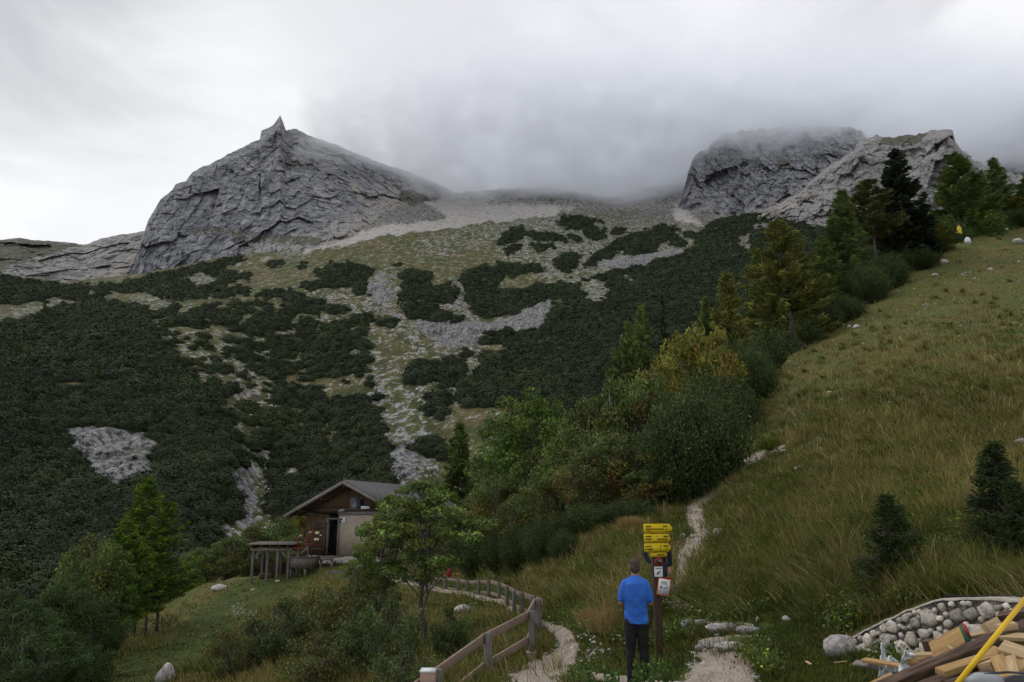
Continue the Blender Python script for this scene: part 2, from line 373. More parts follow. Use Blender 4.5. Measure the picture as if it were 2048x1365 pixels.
ROCK = [([(820,640),(900,640),(960,645),(1020,640),(1060,615),(1095,600),(1098,645),(1030,660),(960,692),(900,700),(820,670)],1.0),
 ([(735,565),(760,545),(795,545),(800,590),(780,610),(800,640),(760,640),(735,600)],.95),([(895,560),(925,560),(940,610),(965,640),(930,650),(895,610)],.9),
 ([(640,575),(760,600),(900,640),(820,690),(740,640),(640,610)],.55),
 ([(1000,430),(1110,425),(1370,370),(1500,430),(1400,470),(1360,520),(1240,550),(1100,570),(1000,520)],.72),
 ([(960,440),(1100,425),(1100,470),(1000,480),(950,500),(840,520),(830,480)],.5),
 ([(760,900),(800,870),(850,880),(880,940),(850,980),(780,960)],.92),([(760,800),(850,760),(870,830),(830,900),(780,880)],.55),
 ([(680,680),(740,670),(770,760),(780,900),(740,800),(700,740)],.65),([(420,700),(490,710),(520,760),(480,780),(420,740)],.55),
 ([(420,850),(470,850),(540,900),(560,960),(550,1060),(480,1060),(470,950)],.8),([(430,1040),(510,1040),(500,1110),(420,1110)],.85),
 ([(130,860),(180,855),(290,865),(330,890),(310,920),(320,950),(270,960),(230,985),(195,960),(150,910)],.97),
 ([(365,550),(440,550),(440,575),(360,575)],.8),([(60,610),(150,590),(150,620),(0,660),(0,625)],.6),([(270,590),(350,600),(330,625),(260,615)],.6),
 ([(1160,560),(1270,545),(1270,590),(1190,615)],.85),([(1400,430),(2400,300),(2400,440),(1600,470),(1460,520)],.9),([(1380,460),(1500,440),(1550,520),(1400,500)],.9),
 ([(500,640),(760,600),(760,700),(520,760)],.42),([(300,640),(500,680),(560,800),(780,960),(560,960),(480,880),(360,720)],.42),
 ([(550,590),(740,560),(740,620),(560,610)],.4),([(850,690),(960,690),(980,740),(900,860),(780,900),(760,720)],.42)]
SCREE = [([(255,562),(450,530),(600,504),(700,470),(760,455),(900,436),(880,425),(820,398),(900,400),(960,412),(1060,418),(1160,424),(1060,440),(940,452),(760,474),(600,512),(450,536),(280,566)],.9),
 ([(1440,462),(1550,415),(1640,368),(1650,392),(1520,440),(1460,466)],.9),([(1340,440),(1362,385),(1368,430),(1420,452),(1400,462)],.8),([(1180,405),(1300,395),(1340,410),(1250,420)],.6),
 ([(960,692),(1030,655),(1060,640),(1040,665),(980,690),(940,700)],.8),
 ([(840,350),(1480,330),(1460,436),(1240,430),(1100,424),(1000,436),(880,430)],.46)]
ROCK += [([(1340,360),(1700,340),(1700,450),(1340,465)],1.0), ([(560,300),(1450,300),(1450,450),(1300,440),(1000,440),(900,440),(560,520)],1.0)]
def raster(polys, x, y, jit=0):
    r = np.zeros(x.shape)
    for q in polys:
        poly, v = q if isinstance(q, tuple) and isinstance(q[0], list) else (q, 1.0)
        r = np.maximum(r, v*inpoly(x, y, poly))
    return r
gx, gy = np.meshgrid(np.arange(-400, 2504, 3.0), np.arange(200, 1420, 3.0))
wq = np.stack([gx/26, gy/16, gx*0], -1)
wx = gx+fbm(wq, 4, .6)*24+fbm(wq*3.1+7, 2)*7; wy = gy+fbm(wq+50, 4, .6)*13+fbm(wq*3.1+70, 2)*4
SM = raster(SCRUB, wx, wy)*(1-raster(HOLES, wx, wy)); RM = raster(ROCK, wx, wy); CM = raster(SCREE, wx, wy)
# the photograph's loose patchwork of bushes between the masses
loose = zone(wx, wy, [[(290,620),(500,600),(740,640),(780,900),(560,980),(480,880),(360,740)]])
SM = np.maximum(SM, loose*(fbm(np.stack([gx/30, gy/15, gx*0+4], -1), 3) > .10)*(1-raster(HOLES, wx, wy)))
midz = zone(wx, wy, [[(280,600),(760,560),(780,700),(790,960),(600,980),(480,900),(350,720)]])
gapn = fbm(np.stack([gx/34+.5*gy/20, gy/13, gx*0+14], -1), 4, .55); gapw = fbm(np.stack([gx/60, gy/26, gx*0+24], -1), 4, .55)
SM *= 1-midz*(gapn > .12); SM *= 1-(~midz)*(gapw > .40)
SM *= 1-zone(wx, wy, [[(735,560),(800,540),(800,640),(745,640)],[(740,690),(800,680),(810,880),(800,940),(765,850)]])
CLIFF = [[(130,862),(180,855),(290,865),(325,890),(305,920),(318,950),(270,960),(230,985),(195,960),(150,910)],[(830,655),(880,640),(960,648),(1020,640),(1062,612),(1110,598),(1105,645),(1040,662),(960,690),(905,698)],
 [(455,930),(500,935),(520,1000),(510,1050),(480,1040),(465,980)],[(740,570),(770,560),(775,600),(755,605)],[(770,915),(810,890),(850,920),(830,960),(785,955)],[(1180,520),(1250,515),(1330,500),(1370,500),(1290,530),(1200,540)]]
KM = raster(CLIFF, wx, wy)
def blur(a, n):
    for _ in range(n):
        a = (a+np.roll(a, 1, 0)+np.roll(a, -1, 0)+np.roll(a, 1, 1)+np.roll(a, -1, 1))/5
    return a
RMb, CMb = blur(RM, 9), blur(CM, 8)
RMb = np.clip(RMb*(.80+.75*fbm(np.stack([gx/22, gy/10, gx*0+77], -1), 4, .6)), 0, 1)
RMb = np.maximum(RMb, blur(inpoly(wx, wy, [(560,300),(1500,300),(1460,440),(1300,436),(1100,424),(1000,432),(900,440),(700,480),(560,500)])*1.0, 5)*1.05)
def look(T, px, py):
    i = np.clip(((np.asarray(py)-200)/3), 0, T.shape[0]-1.001); j = np.clip(((np.asarray(px)+400)/3), 0, T.shape[1]-1.001)
    i0 = i.astype(int); j0 = j.astype(int); fi = i-i0; fj = j-j0
    return (T[i0, j0]*(1-fi)*(1-fj)+T[i0+1, j0]*fi*(1-fj)+T[i0, j0+1]*(1-fi)*fj+T[i0+1, j0+1]*fi*fj)
B_PTS = [(900,388,1050),(1100,375,1150),(1220,395,1100),(1370,365,1050),(700,400,1100),(900,450,800),(900,500,650),(900,600,450),(900,680,370),(850,800,270),(800,950,200),(800,1100,160),(800,1300,110),
 (600,500,690),(450,522,680),(280,548,690),(130,565,640),(0,548,600),(-300,545,560),(600,600,440),(600,700,350),(600,850,250),(600,1000,190),
 (400,620,400),(300,640,360),(200,700,285),(0,700,260),(-300,700,240),(350,760,255),(450,850,225),(480,950,190),(520,960,205),(440,1000,170),(200,900,190),(0,900,175),(200,1100,140),(0,1200,115),(-300,1200,110),(400,1200,125),
 (1060,450,760),(1060,500,640),(1100,560,520),(1200,480,680),(1300,480,660),(1300,560,480),(1100,640,400),(1000,640,420),(1300,700,310),(1100,750,290),(1000,820,250),(1300,900,210),(1100,1000,185),
 (1450,440,700),(1600,440,620),(1600,560,400),(1800,440,560),(2048,400,520),(2400,380,500),(1800,600,330),(2048,700,260),(1600,800,230),(1600,1100,150),(2400,800,210),(1450,400,820),(1650,400,700),(1200,430,840),
 (1000,430,880),(760,440,800),(1350,430,820),(2400,1300,100),(1400,1300,110)]
fB = RBF(B_PTS, c=.05, lam=1e-3)
TB_PX = [-400,0,130,280,450,600,700,850,900,1000,1100,1220,1300,1370,1430,1560,1900,2048,2500]
TB_PY = [545,548,565,548,515,470,420,400,388,380,375,398,375,368,432,430,425,360,320]
def reliefB(p, px, py):
    q = p.copy(); sc_ = rockB(px, py)
    return fbm(q*np.array([.012, .006, .006]), 3)*7+fbm(q*.05, 4, .55, True)*(1.2+2.6*sc_)
KMb = blur(KM, 3)
def rockB(px, py): return look(RMb, px, py)
def GB(px, py):
    p = at(px, py, fB(px, py)); q = p.copy(); k = smooth(p[..., 1], 80, 220)
    p[..., 1] += -fbm(q*np.array([.02, .01, .02]), 3)*6*k-fbm(q*np.array([.09, .04, .05]), 4, .6, True)*(1+4.5*rockB(px, py))*k-fbm(q*np.array([.22, .08, .035]), 4, .6, True)*3.2*look(KMb, px, py)
    return p
nu, nv = 980, 640
pxs = np.linspace(-400, 2500, nu); top = np.interp(pxs, TB_PX, TB_PY)+fbm(np.stack([pxs/30, pxs*0, pxs*0], -1), 3)*3
t = np.linspace(0, 1, nv); PX = np.repeat(pxs[None], nv, 0); PY = 1400-(1400-top[None])*t[:, None]
VB = GB(PX, PY); c0 = VB[-1]; ext = []
for dd, dz in [(30, 2), (80, -20), (250, -160)]:
    q = c0.copy(); s = 1+dd/c0[:, 1]; q[:, 0] *= s; q[:, 1] *= s; q[:, 2] += dz; ext.append(q)
V = np.concatenate([VB, np.array(ext)], 0).reshape(-1, 3)
def ex(a): return np.concatenate([a, np.repeat(a[-1:], 3, 0)], 0).ravel()
rockp = ex(look(RMb, PX, PY)); screep = ex(look(CMb, PX, PY)); scr = ex(look(blur(SM, 2), PX, PY))
up = np.clip((500-PY)/120, 0, 1); grassup = ex(up)
m, t, b = newmat('alpine_slope'); b.inputs['Specular IOR Level'].default_value = .1
rp = attr(t, 'rock', 'Fac'); sp = attr(t, 'scree', 'Fac'); sb = attr(t, 'scrub', 'Fac')
vst = mapped(t, (.22, .10, .09)); vs2 = mapped(t, (.45, .28, .17))
n1 = noise(t, 1.0, 6, .68, vst); n2 = noise(t, 1.0, 5, .7, vs2); n3 = noise(t, .02, 4); n4 = noise(t, .9, 3, .7)
grass = mix(t, rng_(t, n3, .4, .62), (.095, .10, .032), (.135, .108, .048)); grass = mix(t, rng_(t, n1, .38, .6), (.05, .06, .022), grass)
rock = mix(t, rng_(t, n2, .36, .64), (.11, .11, .115), (.33, .325, .32)); rock = mix(t, rng_(t, n4, .30, .42, .8, 0.0), rock, (.06, .06, .065))
scree = mix(t, rng_(t, n1, .35, .65), (.30, .285, .27), (.42, .395, .37)); scree = mix(t, rng_(t, n2, .62, .72), scree, (.17, .17, .16))
th = mth(t, 'ADD', mth(t, 'MULTIPLY', n1, .42), mth(t, 'MULTIPLY', n2, .58))
rsum = mth(t, 'MULTIPLY_ADD', rp, .165, mth(t, 'ADD', mth(t, 'MULTIPLY_ADD', th, 1.6, -.30), .024))
fac = rng_(t, rsum, .60, .68)
sk = noise(t, 1.0, 5, .7, mapped(t, (.75, .75, .07)))
rock = mix(t, mth(t, 'MULTIPLY', rng_(t, rp, .45, .8), rng_(t, sk, .42, .56, .72, 0.0)), rock, (.07, .07, .078))
c = mix(t, fac, grass, rock)
cf = attr(t, 'cliff', 'Fac'); cc_ = mix(t, rng_(t, sk, .36, .62), (.045, .046, .052), (.30, .295, .29)); cc_ = mix(t, rng_(t, n1, .56, .68, 0, .7), cc_, (.07, .075, .03))
c = mix(t, rng_(t, mth(t, 'MULTIPLY_ADD', n2, .6, cf), .62, .82), c, cc_)
c = mix(t, rng_(t, mth(t, 'ADD', sp, mth(t, 'MULTIPLY', th, 1.1)), .95, 1.15), c, scree)
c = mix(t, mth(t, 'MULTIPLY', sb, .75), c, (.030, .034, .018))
t.links.new(c, b.inputs['Base Color']); bump(t, b, mth(t, 'ADD', n2, n4), 1.0, .8)
M['alp'] = m
o = mesh('mountain_slope', V, grid_faces(nu, nv+3), m, smooth_=True, attrs={'rock': rockp, 'scree': screep, 'scrub': scr, 'cliff': ex(look(KMb, PX, PY))}); tag(o, kind='structure')

# ------------------------------------------------------------------ rock faces
m, t, b = newmat('limestone_cliff'); b.inputs['Specular IOR Level'].default_value = .1
n1 = noise(t, 1.0, 7, .72, mapped(t, (.06, .06, .045), (0, .35, .3))); n2 = noise(t, 1.0, 5, .7, mapped(t, (.035, .035, .30), (.30, -.38, 0)), .6)
n3 = noise(t, .5, 6, .72); n4 = noise(t, .008, 3)
c = mix(t, rng_(t, n1, .34, .66), (.24, .25, .27), (.43, .435, .455)); c = mix(t, rng_(t, n2, .33, .47, .75, 0.0), c, (.12, .122, .135))
n5 = noise(t, .16, 6, .75); c = mix(t, rng_(t, n3, .30, .44, .6, 0.0), c, (.07, .07, .08)); c = mix(t, rng_(t, n5, .36, .46, .55, 0.0), c, (.10, .10, .115)); c = mix(t, rng_(t, n5, .56, .68, 0, .4), c, (.50, .49, .48))
def crack(scale, rot, w, wob):
    mm = mapped(t, scale, rot); nd = noise(t, 2.2, 3, .6, mm); av = N(t, 'ShaderNodeVectorMath', operation='ADD'); t.links.new(mm, av.inputs[0]); cm = mix(t, wob, 0.0, nd, 'MIX'); t.links.new(cm, av.inputs[1])
    v = N(t, 'ShaderNodeTexVoronoi', feature='DISTANCE_TO_EDGE', ins={'Scale': 1.0}); t.links.new(av.outputs[0], v.inputs['Vector']); return rng_(t, v.outputs['Distance'], 0.0, w, 1.0, 0.0)
k1 = crack((.030, .030, .11), (.25, -.42, 0), .07, .9); k2 = crack((.10, .10, .055), (0, .3, .5), .10, .9)
c = mix(t, mth(t, 'MULTIPLY', k1, .60), c, (.05, .052, .062)); c = mix(t, mth(t, 'MULTIPLY', k2, .42), c, (.06, .062, .072))
c = mix(t, rng_(t, n4, .45, .65, 0, .35), c, (.34, .34, .35))

pale = attr(t, 'pale', 'Fac')
c = mix(t, mth(t, 'MULTIPLY', pale, .95), c, mix(t, rng_(t, n3, .4, .6), (.24, .235, .23), (.50, .475, .455)))
sc1 = attr(t, 'scree', 'Fac'); c = mix(t, rng_(t, mth(t, 'MULTIPLY_ADD', n1, .8, sc1), .75, .95), c, (.40, .37, .345))
ge = N(t, 'ShaderNodeNewGeometry'); sx = N(t, 'ShaderNodeSeparateXYZ'); t.links.new(ge.outputs['Normal'], sx.inputs[0])
gr = rng_(t, mth(t, 'ADD', sx.outputs['Z'], mth(t, 'MULTIPLY_ADD', n1, .9, mth(t, 'MULTIPLY', attr(t, 'moss', 'Fac'), .6))), 1.30, 1.42)
c = mix(t, mth(t, 'MULTIPLY', gr, .8), c, (.085, .09, .045))
t.links.new(c, b.inputs['Base Color']); bump(t, b, mth(t, 'ADD', mth(t, 'MULTIPLY', mth(t, 'ADD', k1, k2), -.35), mth(t, 'ADD', mth(t, 'MULTIPLY', n5, 1.2), n3)), 3.0, .9)
M['cliff'] = m
def massif(name, sil, base, dsil, dbase, nu, nv, amp=10, fr=.016, jag=3, seed=0, pale=None, scree=None, moss=None, expo=1.0, strat=0.0, w0=(1.0, .7, .75)):
    """sil/base: polylines (px,py); dsil/dbase: depth by px"""
    x0, x1 = sil[0][0], sil[-1][0]; pxs = np.linspace(x0, x1, nu)
    ys = np.interp(pxs, *zip(*sil)); yb = np.interp(pxs, *zip(*base)); d0 = np.interp(pxs, *zip(*dbase)); d1 = np.interp(pxs, *zip(*dsil))
    s1 = np.stack([pxs/18, pxs*0+seed, pxs*0], -1); ys = ys+fbm(s1, 5, .6)*jag
    t = np.linspace(0, 1, nv)[:, None]; PX = np.repeat(pxs[None], nv, 0); PY = yb+(ys-yb)*t
    D = d0+(d1-d0)*t**expo
    p = at(PX, PY, D); e = smooth(t, 1.0, .93)
    q = p+seed*13.1
    w0 = np.array(w0)
    r = fbm(q*fr*np.array([1.0, .5, .45]), 3, .5, True)*amp*.8+facet(q*w0/46, seed)*amp*.34+facet(q*w0/17, seed+1)*amp*.15+facet(q*w0/6.5, seed+2)*amp*.065+fbm(q*.3, 3, .6)*amp*.05
    r = r+fbm(q*np.array([.055, .02, .016])+seed*3, 4, .55, True)*amp*.32
    if strat:
        st = (q[..., 2]*.8-q[..., 0]*.45+fbm(q*.012, 3)*14)/9.0; r = r+(st-np.floor(st))*strat*.6
    p = at(PX+fbm(q*.03, 2)*2, PY, D-r*e-amp*.2)
    c0 = p[-1]; ext = []
    for dd, dz in [(12, -4), (60, -50), (220, -260)]:
        w = c0.copy(); w[:, 0] *= 1+dd/c0[:, 1]; w[:, 1] += dd; w[:, 2] += dz; ext.append(w)
    V = np.concatenate([p, np.array(ext)], 0).reshape(-1, 3)
    x3 = lambda a: np.concatenate([a, np.repeat(a[-1:], 3, 0)], 0).ravel()
    def msk(polys):
        if not polys: return np.zeros(nu*(nv+3))
        wx = PX+fbm(np.stack([PX/20, PY/14, PX*0], -1), 3)*14; wy = PY+fbm(np.stack([PX/20, PY/14, PX*0+9], -1), 3)*10
        return x3(blur(raster([q if isinstance(q, tuple) else q for q in polys], wx, wy), 3))
    o = mesh(name, V, grid_faces(nu, nv+3), M['cliff'], smooth_=False, attrs={'pale': msk(pale), 'scree': msk(scree), 'moss': msk(moss)})
    tag(o, kind='structure'); return p
massif('rocky_peak', [(255,540),(272,510),(285,478),(297,440),(318,405),(322,398),(345,380),(352,368),(372,362),(385,345),(440,318),(480,297),(512,282),(520,280),(523,262),(545,252),(556,236),(560,231),(566,247),(572,262),(584,258),(594,258),(610,268),(625,274),(650,282),(700,302),(760,326),(840,352),(900,380),(960,400)],
 [(255,585),(300,580),(450,555),(600,525),(700,505),(780,490),(860,480),(960,470)],
 [(255,745),(320,790),(372,810),(558,900),(700,960),(960,1120)], [(255,715),(450,690),(600,680),(700,700),(860,800),(960,900)], 620, 300, amp=15, jag=3.6, seed=1, w0=(1.15, .8, .62), strat=2,
 pale=[([(480,510),(520,480),(600,470),(680,440),(730,400),(760,350),(900,390),(960,460),(600,520)],.8),([(520,300),(560,240),(760,340),(700,400)],.1)],
 scree=[([(640,500),(660,480),(720,440),(750,425),(780,450),(900,440),(960,470)],.9),([(620,372),(640,378),(680,405),(700,420),(680,410),(640,388)],.8),([(690,375),(715,365),(740,400),(760,385),(790,400),(900,440),(780,425),(730,410)],.6)],
 moss=[([(360,460),(420,455),(480,460),(560,470),(640,475),(640,490),(500,490),(400,470)],.5),([(545,300),(590,310),(620,340),(580,340)],.5),([(790,370),(880,400),(880,430),(800,400)],.6)])
massif('distant_ridge', [(-400,480),(0,480),(40,476),(75,481),(140,485),(165,490),(180,487),(200,478),(240,470),(270,466),(330,455)], [(-400,590),(0,580),(130,590),(330,580)],
 [(-400,760),(330,900)], [(-400,610),(130,660),(330,720)], 300, 110, amp=16, jag=3, seed=2, pale=[([(-400,500),(400,450),(400,600),(-400,600)],.8)],
 scree=[([(130,570),(200,550),(280,500),(340,470),(340,600),(130,600)],.9),([(170,490),(290,460),(290,500),(200,510)],.4)], moss=[([(-400,480),(0,480),(160,488),(60,520),(0,540)],.4)])
massif('rocky_crag', [(1335,445),(1350,418),(1365,392),(1376,345),(1388,312),(1420,290),(1440,272),(1480,262),(1560,256),(1640,252),(1700,256),(1722,262),(1745,285),(1775,310)],
 [(1335,475),(1400,480),(1600,450),(1775,420)], [(1335,880),(1440,930),(1775,900)], [(1335,800),(1450,780),(1600,740),(1775,700)], 420, 240, amp=26, jag=13, seed=3, w0=(1.3, .7, .42),
 pale=[([(1330,470),(1340,420),(1420,440),(1500,420),(1600,370),(1700,310),(1800,420),(1500,480)],.6)], scree=[([(1380,470),(1440,455),(1500,430),(1560,405),(1620,375),(1640,420),(1500,470)],.9)],
 moss=[([(1540,310),(1600,320),(1560,340)],.5)])
massif('limestone_crag', [(1400,490),(1450,462),(1500,440),(1560,408),(1600,385),(1640,346),(1680,318),(1710,296),(1730,277),(1752,272),(1790,276),(1800,270),(1845,268),(1866,260),(1905,261),(1912,285),(1925,300),(1950,322),(1990,340),(2048,352),(2400,340)],
 [(1400,500),(1600,470),(1750,500),(2400,520)], [(1400,700),(1600,660),(1750,650),(1900,600),(2400,560)], [(1400,660),(1600,590),(1900,520),(2400,500)], 480, 220, amp=22, jag=9, seed=4, w0=(1.1, .8, .8),
 pale=[([(1380,500),(1700,280),(1760,260),(2400,240),(2400,560),(1380,560)],.8)], scree=[([(1450,460),(1560,408),(1660,375),(1600,410),(1500,450)],.9)],
 moss=[([(1770,265),(1850,262),(1840,285),(1760,290)],.8),([(1820,330),(1900,300),(1880,350)],.4)])
massif('distant_crag', [(1850,310),(1930,285),(1965,265),(2000,245),(2048,215),(2400,90)], [(1850,420),(2400,420)], [(1850,1000),(2400,950)], [(1850,880),(2400,800)], 240, 160, amp=30, jag=8, seed=5)
# ================================================================== DWARF PINE THICKET ON THE FAR SLOPE
def leafq(c, size, col, rs, up=0.0, aspect=.6, nrm=None, nj=.6):
    """random quads (diamonds) at centres c"""
    n = len(c); a = rs.normal(size=(n, 3))
    if nrm is not None: nn = nrm+rs.normal(size=(n, 3))*nj
    else: nn = rs.normal(size=(n, 3)); nn[:, 2] += up
    nn /= np.linalg.norm(nn, axis=1)[:, None]+1e-9
    t1 = np.cross(nn, a); t1 /= np.linalg.norm(t1, axis=1)[:, None]+1e-9; t2 = np.cross(nn, t1)
    s = (np.asarray(size)*np.ones(n))[:, None]
    v = np.stack([c-t1*s, c-t2*s*aspect, c+t1*s, c+t2*s*aspect], 1).reshape(-1, 3)
    return v, np.arange(4*n).reshape(-1, 4), np.repeat(col, 4, 0)
def join(parts):
    vs, fs, cs, k = [], {}, [], 0
    for v, f, c in parts:
        vs.append(v); cs.append(c); f = np.asarray(f); fs.setdefault(f.shape[1], []).append(f+k); k += len(v)
    return np.concatenate(vs), [np.concatenate(x) for x in fs.values()], np.concatenate(cs)
M['scrub'] = foliage_mat('dwarf_pine_needles', 0.0, .8)
M['leaf'] = foliage_mat('leaves', .28, .6)
M['needle'] = foliage_mat('needles', .12, .75)
def scatter_scrub():
    rs = np.random.default_rng(21); P = []
    # candidate points: jittered rows on the picture grid, kept by a real spacing rule
    x = rs.uniform(-380, 2480, 420000); y = rs.uniform(400, 1330, 420000)
    s = look(SM, x, y); keep = s > .5; x, y = x[keep], y[keep]
    # hidden behind the near ground: leave out
    keep = y < crestA(x)+12; x, y = x[keep], y[keep]
    d = fB(x, y); ppm = F/d; cell = (1.5*ppm)*(.9*ppm)
    dens = 420000/(2860*930); keep = rs.uniform(size=len(x)) < 1.45/(dens*cell); x, y = x[keep], y[keep]
    p = GB(x, y); keep = np.ones(len(p), bool)
    return p[keep], x, y, rs
p, sx_, sy_, rs = scatter_scrub(); nb = len(p); print('scrub bushes', nb)
d = p[:, 1]; edge = look(blur(SM, 3), sx_, sy_)
r = np.exp(rs.normal(size=nb)*.28)*1.8*(.65+.35*smooth(edge, .45, .95)); 
tone = fbm(p*.03, 3)[:, None]*.5+rs.normal(size=(nb, 1))*.24
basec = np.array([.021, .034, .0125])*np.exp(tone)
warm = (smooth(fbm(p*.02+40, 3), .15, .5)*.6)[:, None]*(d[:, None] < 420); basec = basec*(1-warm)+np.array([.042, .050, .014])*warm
parts = []
k = 10; th = np.arange(k)*2*np.pi/k
for lv, (lo, hi, nl) in enumerate([(0, 230, 420), (230, 420, 160), (420, 3000, 60)]):
    i = np.where((d >= lo) & (d < hi))[0]
    if not len(i): continue
    # leaves on a dome
    u = rs.uniform(0, 2*np.pi, (len(i), nl)); z = rs.uniform(0.0, 1, (len(i), nl)); w = np.sqrt(1-z*z*.96)
    lump = 1+.22*np.sin(u*3+rs.uniform(0, 6, (len(i), 1)))+rs.normal(size=u.shape)*.09
    n3_ = np.stack([np.cos(u)*w, np.sin(u)*w, z*.9], -1)
    R_ = r[i][:, None, None]
    c = p[i][:, None]+n3_*R_*lump[..., None]*np.array([1.15, 1.15, .78])+np.array([0, 0, .15])
    nn = n3_+np.array([0, 0, .5])
    col = basec[i][:, None]*(np.exp(rs.normal(size=u.shape)*.22))[..., None]
    parts.append(leafq(c.reshape(-1, 3), (r[i][:, None]*rs.uniform(.09, .18, u.shape)*[.75, 1.1, 1.6][lv]).ravel(), col.reshape(-1, 3), rs, nrm=nn.reshape(-1, 3), nj=.5))
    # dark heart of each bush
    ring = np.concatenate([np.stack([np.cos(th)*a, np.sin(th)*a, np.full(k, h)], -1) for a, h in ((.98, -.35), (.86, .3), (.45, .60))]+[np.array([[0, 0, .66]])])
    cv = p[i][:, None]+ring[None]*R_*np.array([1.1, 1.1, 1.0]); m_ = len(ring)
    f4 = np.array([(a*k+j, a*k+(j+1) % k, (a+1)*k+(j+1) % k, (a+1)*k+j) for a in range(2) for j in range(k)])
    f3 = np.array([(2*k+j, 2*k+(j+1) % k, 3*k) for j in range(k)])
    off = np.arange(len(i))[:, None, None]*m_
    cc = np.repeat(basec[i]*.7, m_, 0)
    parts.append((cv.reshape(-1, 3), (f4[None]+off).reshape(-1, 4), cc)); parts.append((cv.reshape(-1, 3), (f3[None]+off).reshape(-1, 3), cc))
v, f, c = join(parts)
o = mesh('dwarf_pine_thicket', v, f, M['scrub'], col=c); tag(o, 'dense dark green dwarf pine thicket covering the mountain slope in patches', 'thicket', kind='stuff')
# ------------------------------------------------------------------ loose pale stones on the alpine grass
def icos(sub):
    bm = bmesh.new(); bmesh.ops.create_icosphere(bm, subdivisions=sub, radius=1.0); v = np.array([x.co[:] for x in bm.verts]); f = np.array([[q.index for q in y.verts] for y in bm.faces]); bm.free(); return v, f
ICO1, ICO2, ICO3 = icos(1), icos(2), icos(4)
def boulders(name, p, r, mat, rs, ico=ICO1, flat=.6, rough=.3):
    v0, f0 = ico; n = len(p); m_ = len(v0)
    sc_ = rs.uniform(.6, 1.3, (n, 1, 3))*np.array([1, 1, flat]); v = v0[None]*sc_*r[:, None, None]
    v = v*(1+rs.normal(size=(n, m_, 1))*rough*.5)
    a = rs.uniform(0, 6.28, n); ca, sa = np.cos(a), np.sin(a)
    x = v[..., 0]*ca[:, None]-v[..., 1]*sa[:, None]; y = v[..., 0]*sa[:, None]+v[..., 1]*ca[:, None]
    v = np.stack([x, y, v[..., 2]], -1)+p[:, None]
    return mesh(name, v.reshape(-1, 3), (f0[None]+np.arange(n)[:, None, None]*m_).reshape(-1, 3), mat)
M['limestone'] = simple('limestone', (.50, .48, .45), (.25, .25, .26), 1.6, .9, .12, 6)
rs = np.random.default_rng(4)
x = rs.uniform(0, 1700, 60000); y = rs.uniform(430, 1100, 60000); rk = look(RMb, x, y); ss = look(SM, x, y)
clus = fbm(np.stack([x/14, y/9, x*0+3], -1), 2)
keep = (ss < .2) & (look(KMb, x, y) < .2) & (y < crestA(x)) & (rs.uniform(size=len(x)) < (.05+.40*rk)) & (clus > .05) & (y > np.interp(x, TB_PX, TB_PY)+30)
x, y = x[keep], y[keep]; p = GB(x, y); d = p[:, 1]
r = np.exp(rs.normal(size=len(x))*.45)*.42*(.6+d/700)
tag(boulders('scattered_limestone', p, r, M['limestone'], rs, ICO1, .7, .5), 'pale limestone rubble strewn over the far alpine grass', 'rubble', kind='stuff')
# ================================================================== PATHS, STONES, GRASS
from mathutils.bvhtree import BVHTree
_n = AV.shape
BV = BVHTree.FromPolygons([tuple(q) for q in AV.reshape(-1, 3).tolist()], grid_faces(_n[1], _n[0]).tolist())
def zg(x, y):
    h = BV.ray_cast(Vector((x, y, 400)), Vector((0, 0, -1)))
    return h[0].z if h[0] is not None else -5.0
def strip(name, pts, mat, lift=.035, ns=260, nl=14, jag=.25, seed=0):
    P = np.array(pts, float); s = np.concatenate([[0], np.cumsum(np.hypot(*np.diff(P[:, :2], axis=0).T))]); q = np.linspace(0, s[-1], ns)
    C = np.stack([np.interp(q, s, P[:, i]) for i in range(3)], -1)
    for _ in range(6): C[1:-1] = (C[:-2]+2*C[1:-1]+C[2:])/4
    T = np.gradient(C[:, :2], axis=0); T /= np.linalg.norm(T, axis=1)[:, None]; Nn = np.stack([-T[:, 1], T[:, 0]], -1)
    l = np.linspace(-1, 1, nl); L = np.repeat(l[None], ns, 0)
    wl = C[:, 2]*(1+fbm(np.stack([q/14, q*0+seed, q*0], -1), 4, .65)*jag*2.2); wr = C[:, 2]*(1+fbm(np.stack([q/14, q*0+seed+30, q*0], -1), 4, .65)*jag*2.2)
    wd = np.where(L < 0, wl[:, None], wr[:, None])
    px = C[:, :1]+Nn[:, :1]*L*wd; py = C[:, 1:2]+Nn[:, 1:2]*L*wd
    V = G(px, py); V[..., 2] += lift*(1-np.abs(L)**6)-.02*np.abs(L)**6+fbm(V*4.0, 2)*.012
    tag(mesh(name, V.reshape(-1, 3), grid_faces(nl, ns), mat, smooth_=True), kind='structure')
    return np.concatenate([np.stack([px[:, 0], py[:, 0]], -1), np.stack([px[:, -1], py[:, -1]], -1)[::-1]]).tolist()
m, t, b = newmat('gravel'); n1 = noise(t, 38, 4, .7); n2 = noise(t, 3.0, 4); vo = N(t, 'ShaderNodeTexVoronoi', ins={'Scale': 26.0}); t.links.new(objco(t), vo.inputs['Vector'])
c = mix(t, rng_(t, n2, .35, .65), (.33, .27, .205), (.43, .375, .31)); c = mix(t, rng_(t, n1, .3, .5, .75, 0), c, (.15, .12, .09)); c = mix(t, rng_(t, n1, .56, .7), c, (.62, .58, .52))
c = mix(t, rng_(t, vo.outputs[0], .0, .5, .0, .35), c, (.16, .13, .10))
t.links.new(c, b.inputs['Base Color']); bump(t, b, vo.outputs[0], -.02, 1.0); M['gravel'] = m
PATHS = []
